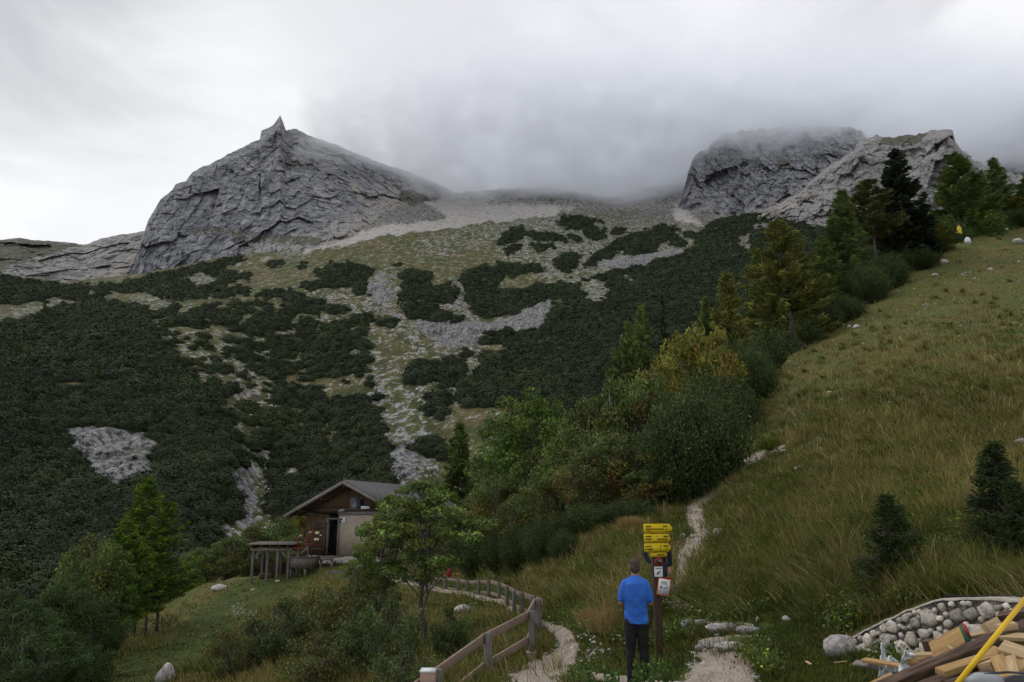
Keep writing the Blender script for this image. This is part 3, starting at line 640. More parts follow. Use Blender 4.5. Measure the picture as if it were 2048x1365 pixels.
PATHS.append(strip('gravel_path', [(1060,1480,110),(1070,1400,75),(1085,1365,62),(1105,1345,40),(1125,1320,27),(1140,1295,21),(1132,1275,17),(1105,1261,9),(1070,1242,6),(1030,1219,6),(990,1204,5),(940,1193,4),(890,1181,4),(830,1166,5),(760,1152,6)], M['gravel'], seed=1))
PATHS.append(strip('path', [(1100,1360,18),(1160,1349,8),(1250,1361,8),(1330,1374,9),(1400,1378,10)], M['gravel'], seed=2, ns=120, nl=8))
PATHS.append(strip('footpath', [(1430,1560,150),(1440,1420,105),(1445,1365,80),(1456,1335,64),(1466,1312,52),(1470,1306,46)], M['gravel'], seed=3, jag=.25))
PATHS.append(strip('worn_earth', [(1396,1287,4),(1425,1283,8),(1470,1280,9),(1505,1277,7),(1516,1275,3)], M['gravel'], seed=8, ns=90, nl=7))
PATHS.append(strip('worn_earth', [(1384,1253,2),(1420,1250,4),(1470,1251,5),(1508,1255,3)], M['gravel'], seed=9, ns=90, nl=7))
PATHS.append(strip('mountain_path', [(1352,1222,9),(1357,1195,13),(1365,1150,14),(1372,1120,21),(1387,1095,20),(1405,1076,14),(1402,1055,17),(1388,1035,18),(1394,1010,16),(1424,984,12),(1456,956,11),(1484,930,8),(1530,905,5),(1575,890,3)], M['gravel'], seed=5))
def onpath(px, py):
    r = np.zeros(np.shape(px), bool)
    for q in PATHS: r |= inpoly(px, py, q)
    return r
# worn earth ledges of the steps beside the signpost
def rock_mesh(seed, sub=ICO3, cuts=9):
    v, f = sub; v = v.copy(); rs = np.random.default_rng(seed)
    for _ in range(cuts):
        n = rs.normal(size=3); n /= np.linalg.norm(n); dd = rs.uniform(.55, .85); s = v@n; v = v-np.maximum(s-dd, 0)[:, None]*n*.9
    v *= (1+fbm(v*1.7+seed, 4, .6)*.22)[:, None]; v *= (1+fbm(v*7+seed, 3, .6)*.05)[:, None]
    return v, f
m, t, b = newmat('weathered_limestone'); n1 = noise(t, 2.2, 6, .65); n2 = noise(t, 11, 5, .7)
c = mix(t, rng_(t, n1, .38, .62), (.28, .27, .26), (.56, .52, .48)); c = mix(t, rng_(t, n2, .30, .46, .8, 0.0), c, (.075, .075, .07)); c = mix(t, rng_(t, n1, .60, .72, 0, .5), c, (.13, .14, .07))
t.links.new(c, b.inputs['Base Color']); bump(t, b, n2, .03, .9); M['wrock'] = m
m, t, b = newmat('bright_limestone'); n1 = noise(t, 3.2, 6, .65); n2 = noise(t, 14, 4, .7)
c = mix(t, rng_(t, n1, .38, .62), (.36, .34, .31), (.54, .51, .47)); c = mix(t, rng_(t, n2, .28, .42, .6, 0.0), c, (.16, .15, .13)); t.links.new(c, b.inputs['Base Color']); bump(t, b, n2, .02, .8); M['brock'] = m
RK = [rock_mesh(k*7+1, ICO2 if k else ICO2) for k in range(6)]
_rk = {}
def rock(px, py, wpx, hpx, label, group=None, mat='wrock', k=0, rz=0.0, sink=.3, cat='rock', name='rock', dscale=.8, tilt=0.0):
    p = g1(px, py); s = p[1]/F
    key = (k, mat)
    if key not in _rk:
        v, f = RK[k]; o = mesh(name, v, f, M[mat], smooth_=False); _rk[key] = o
    else: o = _rk[key].copy(); COL.objects.link(o)
    w = wpx*s/2; h = hpx*s*.62
    o.location = (float(p[0]), float(p[1]), float(p[2]+h*(1-sink)*.5)); o.scale = (w, w*dscale, h); o.rotation_euler = (0, tilt, rz)
    return tag(o, label, cat, group)
rnd = random.Random(5)
for (px, py, w, h, lab, mt) in [
 (1600,940,30,14,'grey outcrop rock on the grassy slope between path bend and yellow hiker','wrock'),
 (1885,527,30,14,'large grey rock in grass just below the hiker in yellow','wrock'),
 (1870,552,18,7,'flat grey rock below the large one under the yellow hiker','wrock'),
 (1705,635,30,10,'flat rock beside the ridge edge at the middle of the slope','wrock'),
 (1712,660,20,10,'pale rock just below the flat rock on the slope edge','brock'),
 (1627,676,24,13,'pale rock beside the leaning larch trunk','brock'),
 (2036,490,30,13,'dark rock at the right edge high on the slope','wrock'),
 (2010,460,18,7,'pale rock near the top of the ridge right of the yellow hiker','wrock'),
 (1980,540,13,9,'small upright rock high on the slope below the ridge top','wrock'),
 (2040,893,34,26,'rounded grey rock at right edge halfway up the slope','wrock'),
 (1570,903,26,8,'long pale rock slab beside the upper path','brock'),
 (1490,930,24,12,'pale ledge rock where the path disappears over the edge','brock'),
 (1455,935,38,16,'dark grey outcrop on the left of the upper path bend','wrock'),
 (1388,1077,26,11,'bright white rock on left side of the path behind the signs','brock'),
 (1378,1068,18,9,'small white rock above the bright white one on the path','brock'),
 (1402,1084,16,9,'white rock in middle of the rubble patch on the path','brock'),
 (1455,1078,14,11,'white pointed rock in grass right of the path','brock'),
 (1437,1070,26,18,'grey mossy rock to the right of the path rubble','wrock'),
 (1488,1085,16,7,'pinkish rock alone in long grass right of the path','brock'),
 (1344,1190,20,24,'bright white block stone right behind the trail board','brock'),
 (1343,1210,26,8,'flat pale slab under the white block stone by signpost','brock'),
 (1375,1220,18,16,'grey rock in grass beside the lower trail board','wrock'),
 (1434,1214,20,8,'low grey rock in the grass above the steps','wrock'),
 (1516,1243,11,12,'small grey stone in the lawn right of the steps','wrock'),
 (1574,1240,22,12,'pale wedge stone in the lawn between steps and wall','brock'),
 (1662,1255,14,12,'small stone behind the boulder at the wall end','wrock'),
 (1690,1237,12,9,'little pale stone in grass above the wall','brock'),
 (330,1365,50,40,'grey rock at the bottom of the left lawn','wrock'),
 (555,1160,12,5,'small pale stone below the timber shelter','brock'),
 (505,1180,10,5,'tiny pale stone on the mown knoll','brock'),
 (440,1178,36,12,'pale rubble heap at the crest of the mown knoll','brock'),
 (1180,1218,16,11,'pale stone in grass left of the golden grass clump','brock'),
 (1120,1160,20,5,'narrow pale stone on the bank above the fence','brock'),
 (1158,1107,8,5,'small white stone high on the bank under the pines','brock'),
 (925,1226,40,18,'grey rocks in bank below the fence','wrock')]:
    rock(px, py, w, h, lab, None, mt, rnd.randrange(6), rnd.uniform(0, 6), name='rock')
# boulder at the end of the stone wall
rock(1686,1310,76,44,'big rounded boulder closing the left end of the stone wall', None, 'wrock', 3, .3, sink=.10, cat='boulder', name='boulder')
# step stones
for (px, py, w, h, lab, k) in [(1376,1264,36,30,'mossy stone block left of the steps',1),(1402,1254,44,18,'flat stone on top of the upper step',3),(1446,1264,90,20,'long pale slab forming the front of the upper step',1),
   (1496,1265,50,18,'thin slab at the right end of the upper step',0),(1412,1297,56,18,'low stone edge on the left of the lower step',5),(1472,1301,110,20,'long dark earth-stained slab forming the lower step',1),(1415,1246,14,12,'round stone sitting on the upper step',2)]:
    rock(px, py, w, h, lab, None, 'wrock', k, .1*k, sink=.25, cat='stone step' if 'step' in lab and 'slab' in lab else 'stone', name='step_stone', dscale=.5)
rs = np.random.default_rng(9)
def cand(n, x0, x1, y0, y1): return rs.uniform(x0, x1, n), rs.uniform(y0, y1, n)
# small rubble: on paths and sprinkled on the slope
x1, y1 = cand(60000, 850, 1600, 900, 1400); k1 = onpath(x1, y1) & (rs.uniform(size=60000) < .07); x1, y1 = x1[k1], y1[k1]
edge_ = []
for q in [PATHS[0], PATHS[2], PATHS[-1]]:
    q = np.array(q); i = rs.integers(0, len(q), 260); edge_.append(q[i]+rs.normal(size=(260, 2))*np.array([4, 2.5]))
edge_ = np.concatenate(edge_)
xb = np.concatenate([rs.normal(1395, 18, 130), rs.normal(1370, 12, 80), rs.normal(1182, 20, 36), rs.normal(1420, 18, 16)]); yb = np.concatenate([rs.normal(1085, 10, 130), rs.normal(1140, 18, 80), rs.normal(1306, 9, 36), rs.normal(1270, 9, 16)])
x2, y2 = cand(2400, 1450, 2048, 460, 1150); k2 = (y2 > crestA(x2)+6) & (fbm(np.stack([x2/60, y2/30, x2*0], -1), 2) > .12); x2, y2 = x2[k2], y2[k2]
px = np.concatenate([x1, edge_[:, 0], xb, x2]); py = np.concatenate([y1, edge_[:, 1], yb, y2]); p = G(px, py, .01)
r = np.exp(rs.normal(size=len(px))*.45)*np.concatenate([np.full(len(x1), .022), np.full(len(edge_), .032), np.full(len(xb), .038), .0014*p[-len(x2):, 1]*1.15])
tag(boulders('loose_stones', p, r*.75, M['limestone'], rs, ICO1, .6, .4), 'loose pale stones scattered along the paths and over the slope', 'stones', kind='stuff')

# ------------------------------------------------------------------ grass
M['grass'] = foliage_mat('grass_blades', .22, .75)
def blades(base, h, w, lean, col, rs):
    n = len(base); a = rs.uniform(0, 2*np.pi, n); dx = np.stack([np.cos(a), np.sin(a), a*0], -1)
    w = w[:, None]; tip = base+lean*h[:, None]; mid = base+lean*np.array([.38, .38, .62])*h[:, None]
    v = np.stack([base-dx*w, base+dx*w, mid+dx*w*.7, tip, mid-dx*w*.7], 1)
    c = np.repeat(col, 5, 0)
    k = np.arange(n)[:, None]*5
    return v.reshape(-1, 3), np.concatenate([k+np.array([[0, 1, 2, 4]]), ], 0), np.concatenate([k+np.array([[4, 2, 3]])], 0), c
WALLZONE = [(1655,1330),(1655,1262),(1700,1300),(1850,1345),(2060,1400),(2060,1196),(1850,1200),(1760,1236),(1700,1262)]
def make_grass():
    n = 215000; x = rs.uniform(-300, 2720, n); y = rs.uniform(330, 1420, n)
    keep = (y > crestA(x)-2) & (~onpath(x, y) | (fbm(np.stack([x/16, y/8, x*0], -1), 3) > .24)) & ~inpoly(x, y, WALLZONE)
    # thinner far away
    d = fA(x, y); keep &= rs.uniform(size=n) < np.clip(22/d, .42, 1.0); x, y = x[keep], y[keep]
    p = G(x, y, -.01); d = p[:, 1]; n = len(x)
    ln = ~zone(x, y, LAWN); nb = 7
    patch = fbm(p*np.array([.9, .6, .7]), 3)*1.3; patch2 = fbm(p*np.array([.16, .1, .1])+31, 3)
    clm = fbm(p*np.array([2.2, 1.6, 2])+70, 2); hh = np.where(ln, rs.uniform(.10, .38, n)*(1+.8*clm+.5*patch)*(1-.35*smooth(d, 30, 60)), rs.uniform(.04, .09, n)); hh *= np.where(ln & (y > 1215) & (x > 1300), .6, 1)
    straw = np.clip(.50+.8*patch+.65*patch2-.30*smooth(y, 900, 1250)*(x > 1350), 0.03, .92)*np.where(ln, 1, .40)
    B = np.repeat(p, nb, 0)+rs.normal(size=(n*nb, 3))*np.array([1, 1, 0])*np.repeat(np.where(ln, .055, .05)*np.clip(d/14, 1, 5), nb)[:, None]
    H = np.repeat(hh, nb)*rs.uniform(.5, 1.25, n*nb)
    L = rs.normal(size=(n*nb, 3))*.55; L[:, 2] = 1; L += np.repeat(np.stack([-.42+patch*.5, -.30+patch2*.5, patch*0], -1)*ln[:, None], nb, 0)
    L /= np.linalg.norm(L, axis=1)[:, None]*.9
    Wd = np.maximum(.0045, np.repeat(d, nb)*.00042)*rs.uniform(.7, 1.4, n*nb)
    isS = rs.uniform(size=n*nb) < np.repeat(straw, nb)
    gcol = np.array([.078, .108, .017]); scol = np.array([.31, .255, .10]); bcol = np.array([.14, .105, .042])
    rr = rs.uniform(size=(n*nb, 1))
    C = np.where(isS[:, None], scol*(1-rr*.55)+bcol*rr*.55, gcol*(.6+rr)+np.array([.05, .035, 0])*np.repeat(np.clip(patch2+.3, 0, 1), nb)[:, None])
    C = C*np.where(np.repeat(ln, nb), .88, .66)[:, None]
    C = C*np.exp(rs.normal(size=(n*nb, 1))*.25+np.repeat(clm*.5+patch2*.4, nb)[:, None])
    # lodged tussocks: long blades combed the same way
    nt_ = 2400; tx = rs.uniform(1080, 2500, nt_); ty = rs.uniform(480, 1240, nt_); ok = (ty > crestA(tx)+4) & ~onpath(tx, ty) & ~zone(tx, ty, LAWN) & ~inpoly(tx, ty, WALLZONE) & (rs.uniform(size=nt_) < smooth(ty, 480, 950)+.15); tx, ty = tx[ok], ty[ok]
    tp_ = G(tx, ty); nt_ = len(tx); m_ = 46; ang = fbm(tp_*.45+90, 2)*2.2+rs.normal(size=nt_)*.35+3.6; rad = rs.uniform(.10, .26, nt_)
    B2 = np.repeat(tp_, m_, 0)+rs.normal(size=(nt_*m_, 3))*np.array([1, 1, 0])*np.repeat(rad, m_)[:, None]*.7; A2 = np.repeat(ang, m_)+rs.normal(size=nt_*m_)*.28
    e_ = rs.uniform(.35, 1.0, nt_*m_); L2 = np.stack([np.cos(A2), np.sin(A2), e_], -1); L2 /= np.linalg.norm(L2, axis=1)[:, None]
    H2 = rs.uniform(.22, .58, nt_*m_); W2 = np.maximum(.004, B2[:, 1]*.00040); k2 = rs.uniform(size=(nt_*m_, 1)); st_ = np.repeat(rs.uniform(.1, 1.0, nt_), m_)[:, None]
    C2 = np.where(rs.uniform(size=(nt_*m_, 1)) < st_, np.array([.35, .285, .12])*(1-.5*k2), np.array([.085, .12, .022])*(.7+.6*k2))
    B = np.concatenate([B, B2]); H = np.concatenate([H, H2]); Wd = np.concatenate([Wd, W2]); L = np.concatenate([L, L2]); C = np.concatenate([C, C2])
    v, f4, f3, c = blades(B, H, Wd, L, C, rs)
    o = mesh('meadow_grass', v, [f4, f3], M['grass'], col=c); tag(o, 'long green and straw coloured meadow grass covering the slope and the lawns', 'grass', kind='stuff')
    print('blades', n*nb)
make_grass()
# broad-leaved weeds in the meadow
x, y = cand(26000, 850, 2080, 900, 1400); k = (y > crestA(x)+4) & ~onpath(x, y) & ~inpoly(x, y, WALLZONE) & ~zone(x, y, LAWN[:1])
x, y = x[k], y[k]; p = G(x, y); cl = fbm(p*.8+5, 3) > .10; p = p[cl]; nl = 9
c = np.repeat(p, nl, 0)+rs.normal(size=(len(p)*nl, 3))*np.array([.08, .08, .05])+np.array([0, 0, .14])
v, f, cc = leafq(c, rs.uniform(.016, .034, len(c)), np.array([.085, .13, .028])*np.exp(rs.normal(size=(len(c), 1))*.4)*np.where(rs.uniform(size=(len(c), 1)) < .05, np.array([[2.6, 2.0, .6]]), 1), rs, up=1.0)
tag(mesh('meadow_weeds', v, f, M['leaf'], col=cc), 'low broad leaved green weeds among the grass', 'weeds', kind='stuff')
# white flower heads on the bank below the hut
x = np.concatenate([rs.normal(478, 12, 36), rs.normal(430, 30, 10), rs.normal(1180, 40, 14)]); y = np.concatenate([rs.normal(1232, 7, 36), rs.normal(1262, 20, 10), rs.normal(1290, 20, 14)])
p = G(x, y, .18); v, f, cc = leafq(np.repeat(p, 5, 0)+rs.normal(size=(len(p)*5, 3))*.05, .024, np.full((len(p)*5, 3), .62), rs, up=1.5, aspect=.9)
tag(mesh('white_flowers', v, f, M['leaf'], col=cc), 'tiny white flower heads dotted over the bank', 'flowers', kind='stuff')
# ================================================================== TREES AND SHRUBS
M['bark'] = simple('bark', (.11, .095, .08), (.05, .043, .038), 9, .95, .03, 5, (1, 1, .25))
M['greybark'] = simple('pale_bark', (.22, .21, .19), (.10, .095, .085), 8, .9, .02, 5, (1, 1, .3))
def curve_pts(a, b, n, sag, rs, j=.04):
    a, b = np.array(a, float), np.array(b, float); t = np.linspace(0, 1, n)[:, None]; L = np.linalg.norm(b-a)
    p = a+(b-a)*t; p[:, 2] += (sag*L*np.sin(t[:, 0]*np.pi)); p[1:-1] += rs.normal(size=(n-2, 3))*L*j; return p
def conifer(name, h, rad, rs, kind='larch', clear=.08, col=(.075, .105, .022), col2=None, nbr=85, lean=(0, 0), ntuft=34, size=.15, thin=1.0):
    root = empty(name); tr = MB(); k = 9
    tp = np.stack([np.linspace(0, 1, k)**1.6*lean[0]+rs.normal(size=k)*.02*h/8, np.linspace(0, 1, k)**1.6*lean[1]+rs.normal(size=k)*.02*h/8, np.linspace(-.4, h*.97, k)], -1)
    if kind == 'leaning': tp[:, 0] = lean[0]*(1-np.exp(-np.linspace(0, 1, k)*4.5))
    tr.tube(tp, [max(.012, h*.0105*(1-i/(k-1))**.8+.012) for i in range(k)], 7)
    parts = []; col = np.array(col); col2 = np.array(col2 if col2 is not None else col*1.3)
    for i in range(nbr):
        t = clear+(1-clear)*((i+rs.uniform())/nbr)**.92; z = t*h*.98; u = (t-clear)/(1-clear)
        a = rs.uniform(0, 2*np.pi); prof = (1-u)**.72*(.55+.45*min(1, u/.12))*rs.uniform(.65, 1.12)+.05
        L = rad*prof*(1+.25*np.sin(a*2+h)); o = np.array([np.interp(z, tp[:, 2], tp[:, 0]), np.interp(z, tp[:, 2], tp[:, 1]), z])
        dr = np.array([np.cos(a), np.sin(a), 0])
        if kind == 'spruce': endz = -.30*L+.45*L*u; sag = -.10
        else: endz = (.10+.45*u)*L; sag = -.10
        e = o+dr*L+np.array([0, 0, endz]); bp = curve_pts(o, e, 5, sag, rs, .03)
        if kind == 'spruce': bp[-1, 2] += .08*L
        if L > .25*rad: tr.tube(bp, [.012+.014*L*(1-j/4) for j in range(5)], 4, cap=False)
        m_ = max(5, int(ntuft*(L/rad+.12)))
        s = rs.uniform(.08 if kind == 'spruce' else .15, 1.03, m_)**.8; side = np.array([-dr[1], dr[0], 0])
        c = np.stack([np.interp(s, np.linspace(0, 1, 5), bp[:, q]) for q in range(3)], -1)
        wid = (.30 if kind == 'spruce' else .25)*L*(1-s*.75)+.05
        lat = rs.uniform(-1, 1, m_)*wid
        c += side*lat[:, None]; c[:, 2] -= np.abs(lat)*.35+(rs.uniform(0, .16, m_) if kind != 'spruce' else rs.uniform(0, .20, m_))*min(1, L)
        c += rs.normal(size=c.shape)*.03
        dd = dr*.8+side*np.sign(lat)[:, None]*.8+np.array([0, 0, -.25 if kind == 'spruce' else .15])+rs.normal(size=c.shape)*(.35 if kind == 'spruce' else .55)
        dd /= np.linalg.norm(dd, axis=1)[:, None]
        n2 = np.cross(dd, rs.normal(size=c.shape)+np.array([0, 0, 1.0])); n2 /= np.linalg.norm(n2, axis=1)[:, None]
        sz = size*rs.uniform(.7, 1.5, (m_, 1)); w = sz*(.36 if kind == 'spruce' else .15)*thin
        v = np.stack([c-dd*sz, c+n2*w, c+dd*sz, c-n2*w], 1)
        n3_ = np.cross(dd, n2); v2 = np.stack([c-dd*sz*.9, c+n3_*w, c+dd*sz*.9, c-n3_*w], 1)
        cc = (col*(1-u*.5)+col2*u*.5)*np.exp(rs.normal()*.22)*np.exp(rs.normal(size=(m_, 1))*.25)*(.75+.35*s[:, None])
        vv = np.concatenate([v, v2], 0).reshape(-1, 3)
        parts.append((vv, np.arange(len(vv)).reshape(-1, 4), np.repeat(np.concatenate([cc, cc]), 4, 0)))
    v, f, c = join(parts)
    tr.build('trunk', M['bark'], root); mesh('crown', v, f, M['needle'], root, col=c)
    root['h'] = h; return root
def leafy(name, h, rad, rs, col=(.065, .105, .022), accents=(), ncl=60, nleaf=95, leaf=.075, stems=1, low=.2, bark='greybark', clr=.30, mat='leaf', squash=1.0, zmid=.62, nj=1.0):
    root = empty(name); tr = MB(); parts = []; tips = []
    for s in range(stems):
        a = rs.uniform(0, 6.28); sp = rad*.35*(s > 0)
        b0 = np.array([np.cos(a)*.10*stems*(s > 0), np.sin(a)*.10*stems*(s > 0), -.3]); e = np.array([np.cos(a)*sp, np.sin(a)*sp, h*rs.uniform(.72, .88)])
        tp = curve_pts(b0, e, 7, 0, rs, .025); tr.tube(tp, [h*.017/(1+.35*(stems-1))*(1-i/7.5)+.008 for i in range(7)], 7); tips.append(tp)
    for i in range(ncl):
        # cluster centres in an uneven ellipsoid shell
        while True:
            q = rs.uniform(-1, 1, 3); l = np.linalg.norm(q)
            if .25 < l < 1 and rs.uniform() < l**1.3: break
        lump = 1+.28*np.sin(np.arctan2(q[1], q[0])*3+h)+.12*rs.normal()
        cz = h*(low+(1-low)*.5)+q[2]*h*(1-low)*.5*.95
        wz = 1-.45*max(0, (cz/h-zmid)/(1-zmid))**1.5-.25*max(0, (zmid-cz/h)/zmid)
        c0 = np.array([q[0]*rad*lump*wz, q[1]*rad*lump*wz, cz])
        tp = tips[rs.integers(len(tips))]; zj = max(h*low*.6, cz-np.hypot(c0[0], c0[1])*.8); o = np.array([np.interp(zj, tp[:, 2], tp[:, j]) for j in range(3)])
        o[2] = min(zj, tp[-1, 2]); bp = curve_pts(o, c0, 4, .06, rs, .06)
        tr.tube(bp, [.008+.010*h/4*(1-j/3.2) for j in range(4)], 4, cap=False)
        m_ = int(nleaf*rs.uniform(.6, 1.3)); cr = clr*rad*rs.uniform(.7, 1.25)
        u = rs.normal(size=(m_, 3)); u /= np.linalg.norm(u, axis=1)[:, None]; rr = rs.uniform(.15, 1, (m_, 1))**.5
        c = c0+u*rr*cr*np.array([1, 1, .72*squash])
        base = np.array(col)*np.exp(rs.normal()*.28)
        for (ac, pr) in accents:
            if rs.uniform() < pr: base = base*.35+np.array(ac)*.65
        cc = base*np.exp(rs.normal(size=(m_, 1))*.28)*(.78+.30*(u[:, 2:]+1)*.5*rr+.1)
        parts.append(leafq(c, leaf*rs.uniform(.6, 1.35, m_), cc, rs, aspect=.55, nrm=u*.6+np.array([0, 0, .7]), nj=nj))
    v, f, c = join(parts)
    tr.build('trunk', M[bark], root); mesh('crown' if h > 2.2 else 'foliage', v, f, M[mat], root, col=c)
    root['h'] = h; return root
def pineshrub(name, h, rad, rs, col=(.036, .055, .022), nst=42, nn=190):
    """dwarf pine: bushy upturned branches with needle brushes"""
    root = empty(name); tr = MB(); parts = []
    for i in range(nst):
        a = rs.uniform(0, 6.28); r1 = rad*rs.uniform(.15, 1)**.7; e = np.array([np.cos(a)*r1, np.sin(a)*r1, h*(1-.55*(r1/rad)**2)*rs.uniform(.72, 1.05)])
        o = np.array([np.cos(a)*.12*r1, np.sin(a)*.12*r1, -.15]); t = np.linspace(0, 1, 6)[:, None]
        bp = o+(e-o)*t; bp[:, :2] = o[:2]+(e-o)[:2]*(t**.62); bp += rs.normal(size=bp.shape)*.03*h
        tr.tube(bp, [.03*(1-j/6.5)*h/2+.006 for j in range(6)], 4, cap=False)
        s = rs.uniform(.15, 1, nn)**.75; c = np.stack([np.interp(s, t[:, 0], bp[:, q]) for q in range(3)], -1)
        s = np.round(s*5)/5; c = np.stack([np.interp(s, t[:, 0], bp[:, q]) for q in range(3)], -1); spread = .085*h+0*s; c += rs.normal(size=c.shape)*spread[:, None]*.9
        dd = rs.normal(size=c.shape)*.9+np.array([np.cos(a)*.3, np.sin(a)*.3, .45]); dd /= np.linalg.norm(dd, axis=1)[:, None]
        n2 = np.cross(dd, rs.normal(size=c.shape)); n2 /= np.linalg.norm(n2, axis=1)[:, None]; sz = rs.uniform(.028, .062, (nn, 1))*max(.8, h/2.2); w = sz*.34
        v = np.stack([c-dd*sz, c+n2*w, c+dd*sz, c-n2*w], 1).reshape(-1, 3)
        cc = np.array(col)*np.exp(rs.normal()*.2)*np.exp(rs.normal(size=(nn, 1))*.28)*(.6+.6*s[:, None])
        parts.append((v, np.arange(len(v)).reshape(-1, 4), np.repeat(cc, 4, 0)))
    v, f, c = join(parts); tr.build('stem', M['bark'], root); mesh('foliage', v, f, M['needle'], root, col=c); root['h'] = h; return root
rs = np.random.default_rng(77)
PR = {}; used_p = set()
def proto(key, maker): PR[key] = maker()
proto('larch0', lambda: conifer('larch_tree', 12, 2.7, rs, 'larch', .08, (.10, .14, .036), nbr=170, ntuft=95, size=.25))
proto('larch1', lambda: conifer('larch_tree', 12, 2.3, rs, 'larch', .20, (.09, .13, .036), nbr=140, ntuft=70, size=.25))
proto('larchY', lambda: conifer('larch_tree', 12, 3.3, rs, 'larch', .08, (.135, .15, .036), (.16, .155, .04), nbr=170, ntuft=100, size=.25))
proto('larchB', lambda: conifer('larch_tree', 8, 2.0, rs, 'larch', .24, (.105, .165, .022), nbr=115, ntuft=75, size=.15))
proto('larchT', lambda: conifer('larch_tree', 14, 2.6, rs, 'larch', .45, (.078, .09, .028), nbr=95, ntuft=75, size=.25))
proto('spruce', lambda: conifer('spruce_tree', 15, 3.5, rs, 'spruce', .05, (.026, .038, .020), nbr=120, ntuft=85, size=.26, thin=1.1))
proto('smallspruce', lambda: conifer('young_spruce', 1.5, .70, rs, 'spruce', .02, (.034, .060, .016), nbr=130, ntuft=110, size=.036, thin=.55))
proto('green', lambda: leafy('leafy_tree', 8, 2.5, rs, (.085, .138, .026), ncl=190, nleaf=120, leaf=.085, clr=.22, low=.12, accents=[((.15, .19, .03), .2)]))
proto('greenD', lambda: leafy('leafy_shrub', 5, 2.6, rs, (.040, .066, .016), ncl=170, nleaf=170, leaf=.062, clr=.2, low=.03, stems=3))
proto('mixed', lambda: leafy('leafy_shrub', 4.5, 2.1, rs, (.080, .108, .030), [((.20, .16, .035), .2), ((.19, .085, .04), .10)], ncl=85, nleaf=130, leaf=.075, stems=3, low=.08))
proto('mixed2', lambda: leafy('leafy_shrub', 4.2, 1.9, rs, (.085, .122, .030), [((.17, .16, .035), .25), ((.12, .085, .03), .15)], ncl=80, nleaf=130, leaf=.075, stems=4, low=.06))
proto('yellow', lambda: leafy('leafy_tree', 6.5, 2.0, rs, (.13, .145, .026), [((.24, .20, .03), .3), ((.22, .13, .035), .12)], ncl=90, nleaf=120, leaf=.095, stems=2, low=.15))
proto('rowan', lambda: leafy('rowan_tree', 5.2, 1.75, rs, (.095, .14, .032), [((.17, .18, .04), .2)], ncl=85, nleaf=125, leaf=.062, stems=3, low=.36, bark='bark', clr=.24, squash=.6))
proto('bush', lambda: leafy('leafy_shrub', 2.0, 1.15, rs, (.068, .098, .030), [((.12, .12, .04), .25)], ncl=60, nleaf=120, leaf=.048, stems=4, low=.02, clr=.34))
proto('bush2', lambda: leafy('leafy_shrub', 2.1, 1.3, rs, (.088, .108, .028), [((.15, .12, .04), .3)], ncl=55, nleaf=110, leaf=.05, stems=5, low=.02, clr=.34))
proto('pine', lambda: pineshrub('dwarf_pine', 2.4, 1.7, rs, (.043, .066, .018), nst=90, nn=400))
proto('pineG', lambda: pineshrub('dwarf_pine', 2.4, 1.6, rs, (.066, .105, .020), nst=90, nn=400))
first = set()
def tree(key, px, top, d, label, cat, group=None, base=None, wpx=None, rz=None):
    """stands on the ground at depth d under picture column px, its top reaching row `top`"""
    if base is not None: p = g1(px, base)
    else:
        q = at(float(px), (top+float(crestA(px)))/2, float(d)); 
        for _ in range(3):
            zz = zg(q[0], q[1]); break
        p = np.array([q[0], q[1], zz])
    topz = rays(px, top)[1]*p[1]; h = max(.4, topz-p[2]); src = PR[key]; s = h/src['h']; rz = rnd.uniform(0, 6.28) if rz is None else rz
    r0 = {'larch0':2.7,'larch1':2.3,'larchY':3.3,'larchB':2.0,'larchT':2.6,'spruce':3.5,'smallspruce':.62,'green':2.6,'greenD':2.7,'mixed':2.3,'mixed2':2.1,'yellow':2.1,'rowan':1.9,'bush':1.3,'bush2':1.4,'pine':1.8,'pineG':1.7}[key]
    sx = s if wpx is None else (wpx*p[1]/F/2)/r0*(1.4 if 'larch' in key else 1.1)
    if 'pine' in key: sx = max(sx, s/1.45)
    sxyz = (sx, sx, s)
    if key in first: o = dup(src, p, rz, sxyz, label, group)
    else:
        first.add(key); o = src; o.location = tuple(map(float, p)); o.rotation_euler = (0, 0, rz); o.scale = sxyz; o['label'] = label
        if group: o['group'] = group
    o['category'] = cat; return o
RG = 'trees along the right-hand ridge'
T = tree
T('spruce',1803,294,82,'tallest dark spruce with drooping branches against the pale crag','spruce',RG,wpx=165)
T('larchT',1747,356,80,'thin larch with bare lower trunk left of the tall dark spruce','larch',RG,wpx=110)
T('larch1',1694,378,76,'slender green larch second to the left of the dark spruce','larch',RG,wpx=100)
T('spruce',1671,412,90,'small spruce tip showing behind the slender larch','spruce',RG,wpx=60)
T('larch0',1650,470,72,'short green larch filling the gap left of the slender larch','larch',RG,wpx=90)
T('larch0',1918,306,100,'broad dark green larch behind the hiker in yellow','larch',RG,wpx=140)
T('larch0',1955,345,104,'larch merging with the right side of the broad ridge larch','larch',RG,wpx=90)
T('larch1',1997,314,108,'narrow larch second from the right end of the ridge','larch',RG,wpx=70)
T('larchY',2036,395,106,'brownish larch at the right edge of the ridge','larch',RG,wpx=90)
T('larchY',1873,440,88,'brownish young larch between the spruce and the yellow hiker','larch',RG,wpx=80)
T('spruce',1845,425,84,'dark spruce half hidden at the right foot of the tallest spruce','spruce',RG,wpx=90)
T('spruce',1905,400,104,'dark spruce behind the broad ridge larch','spruce',RG,wpx=60)
T('larch0',2062,350,110,'green larch cut by the right picture edge on the ridge','larch',RG,wpx=80)
T('larchT',2020,400,112,'small larch with thin crown near the right edge of the ridge','larch',RG,wpx=60)
T('larchY',1565,440,64,'big yellowing larch in the middle of the ridge','larch',RG,wpx=165)
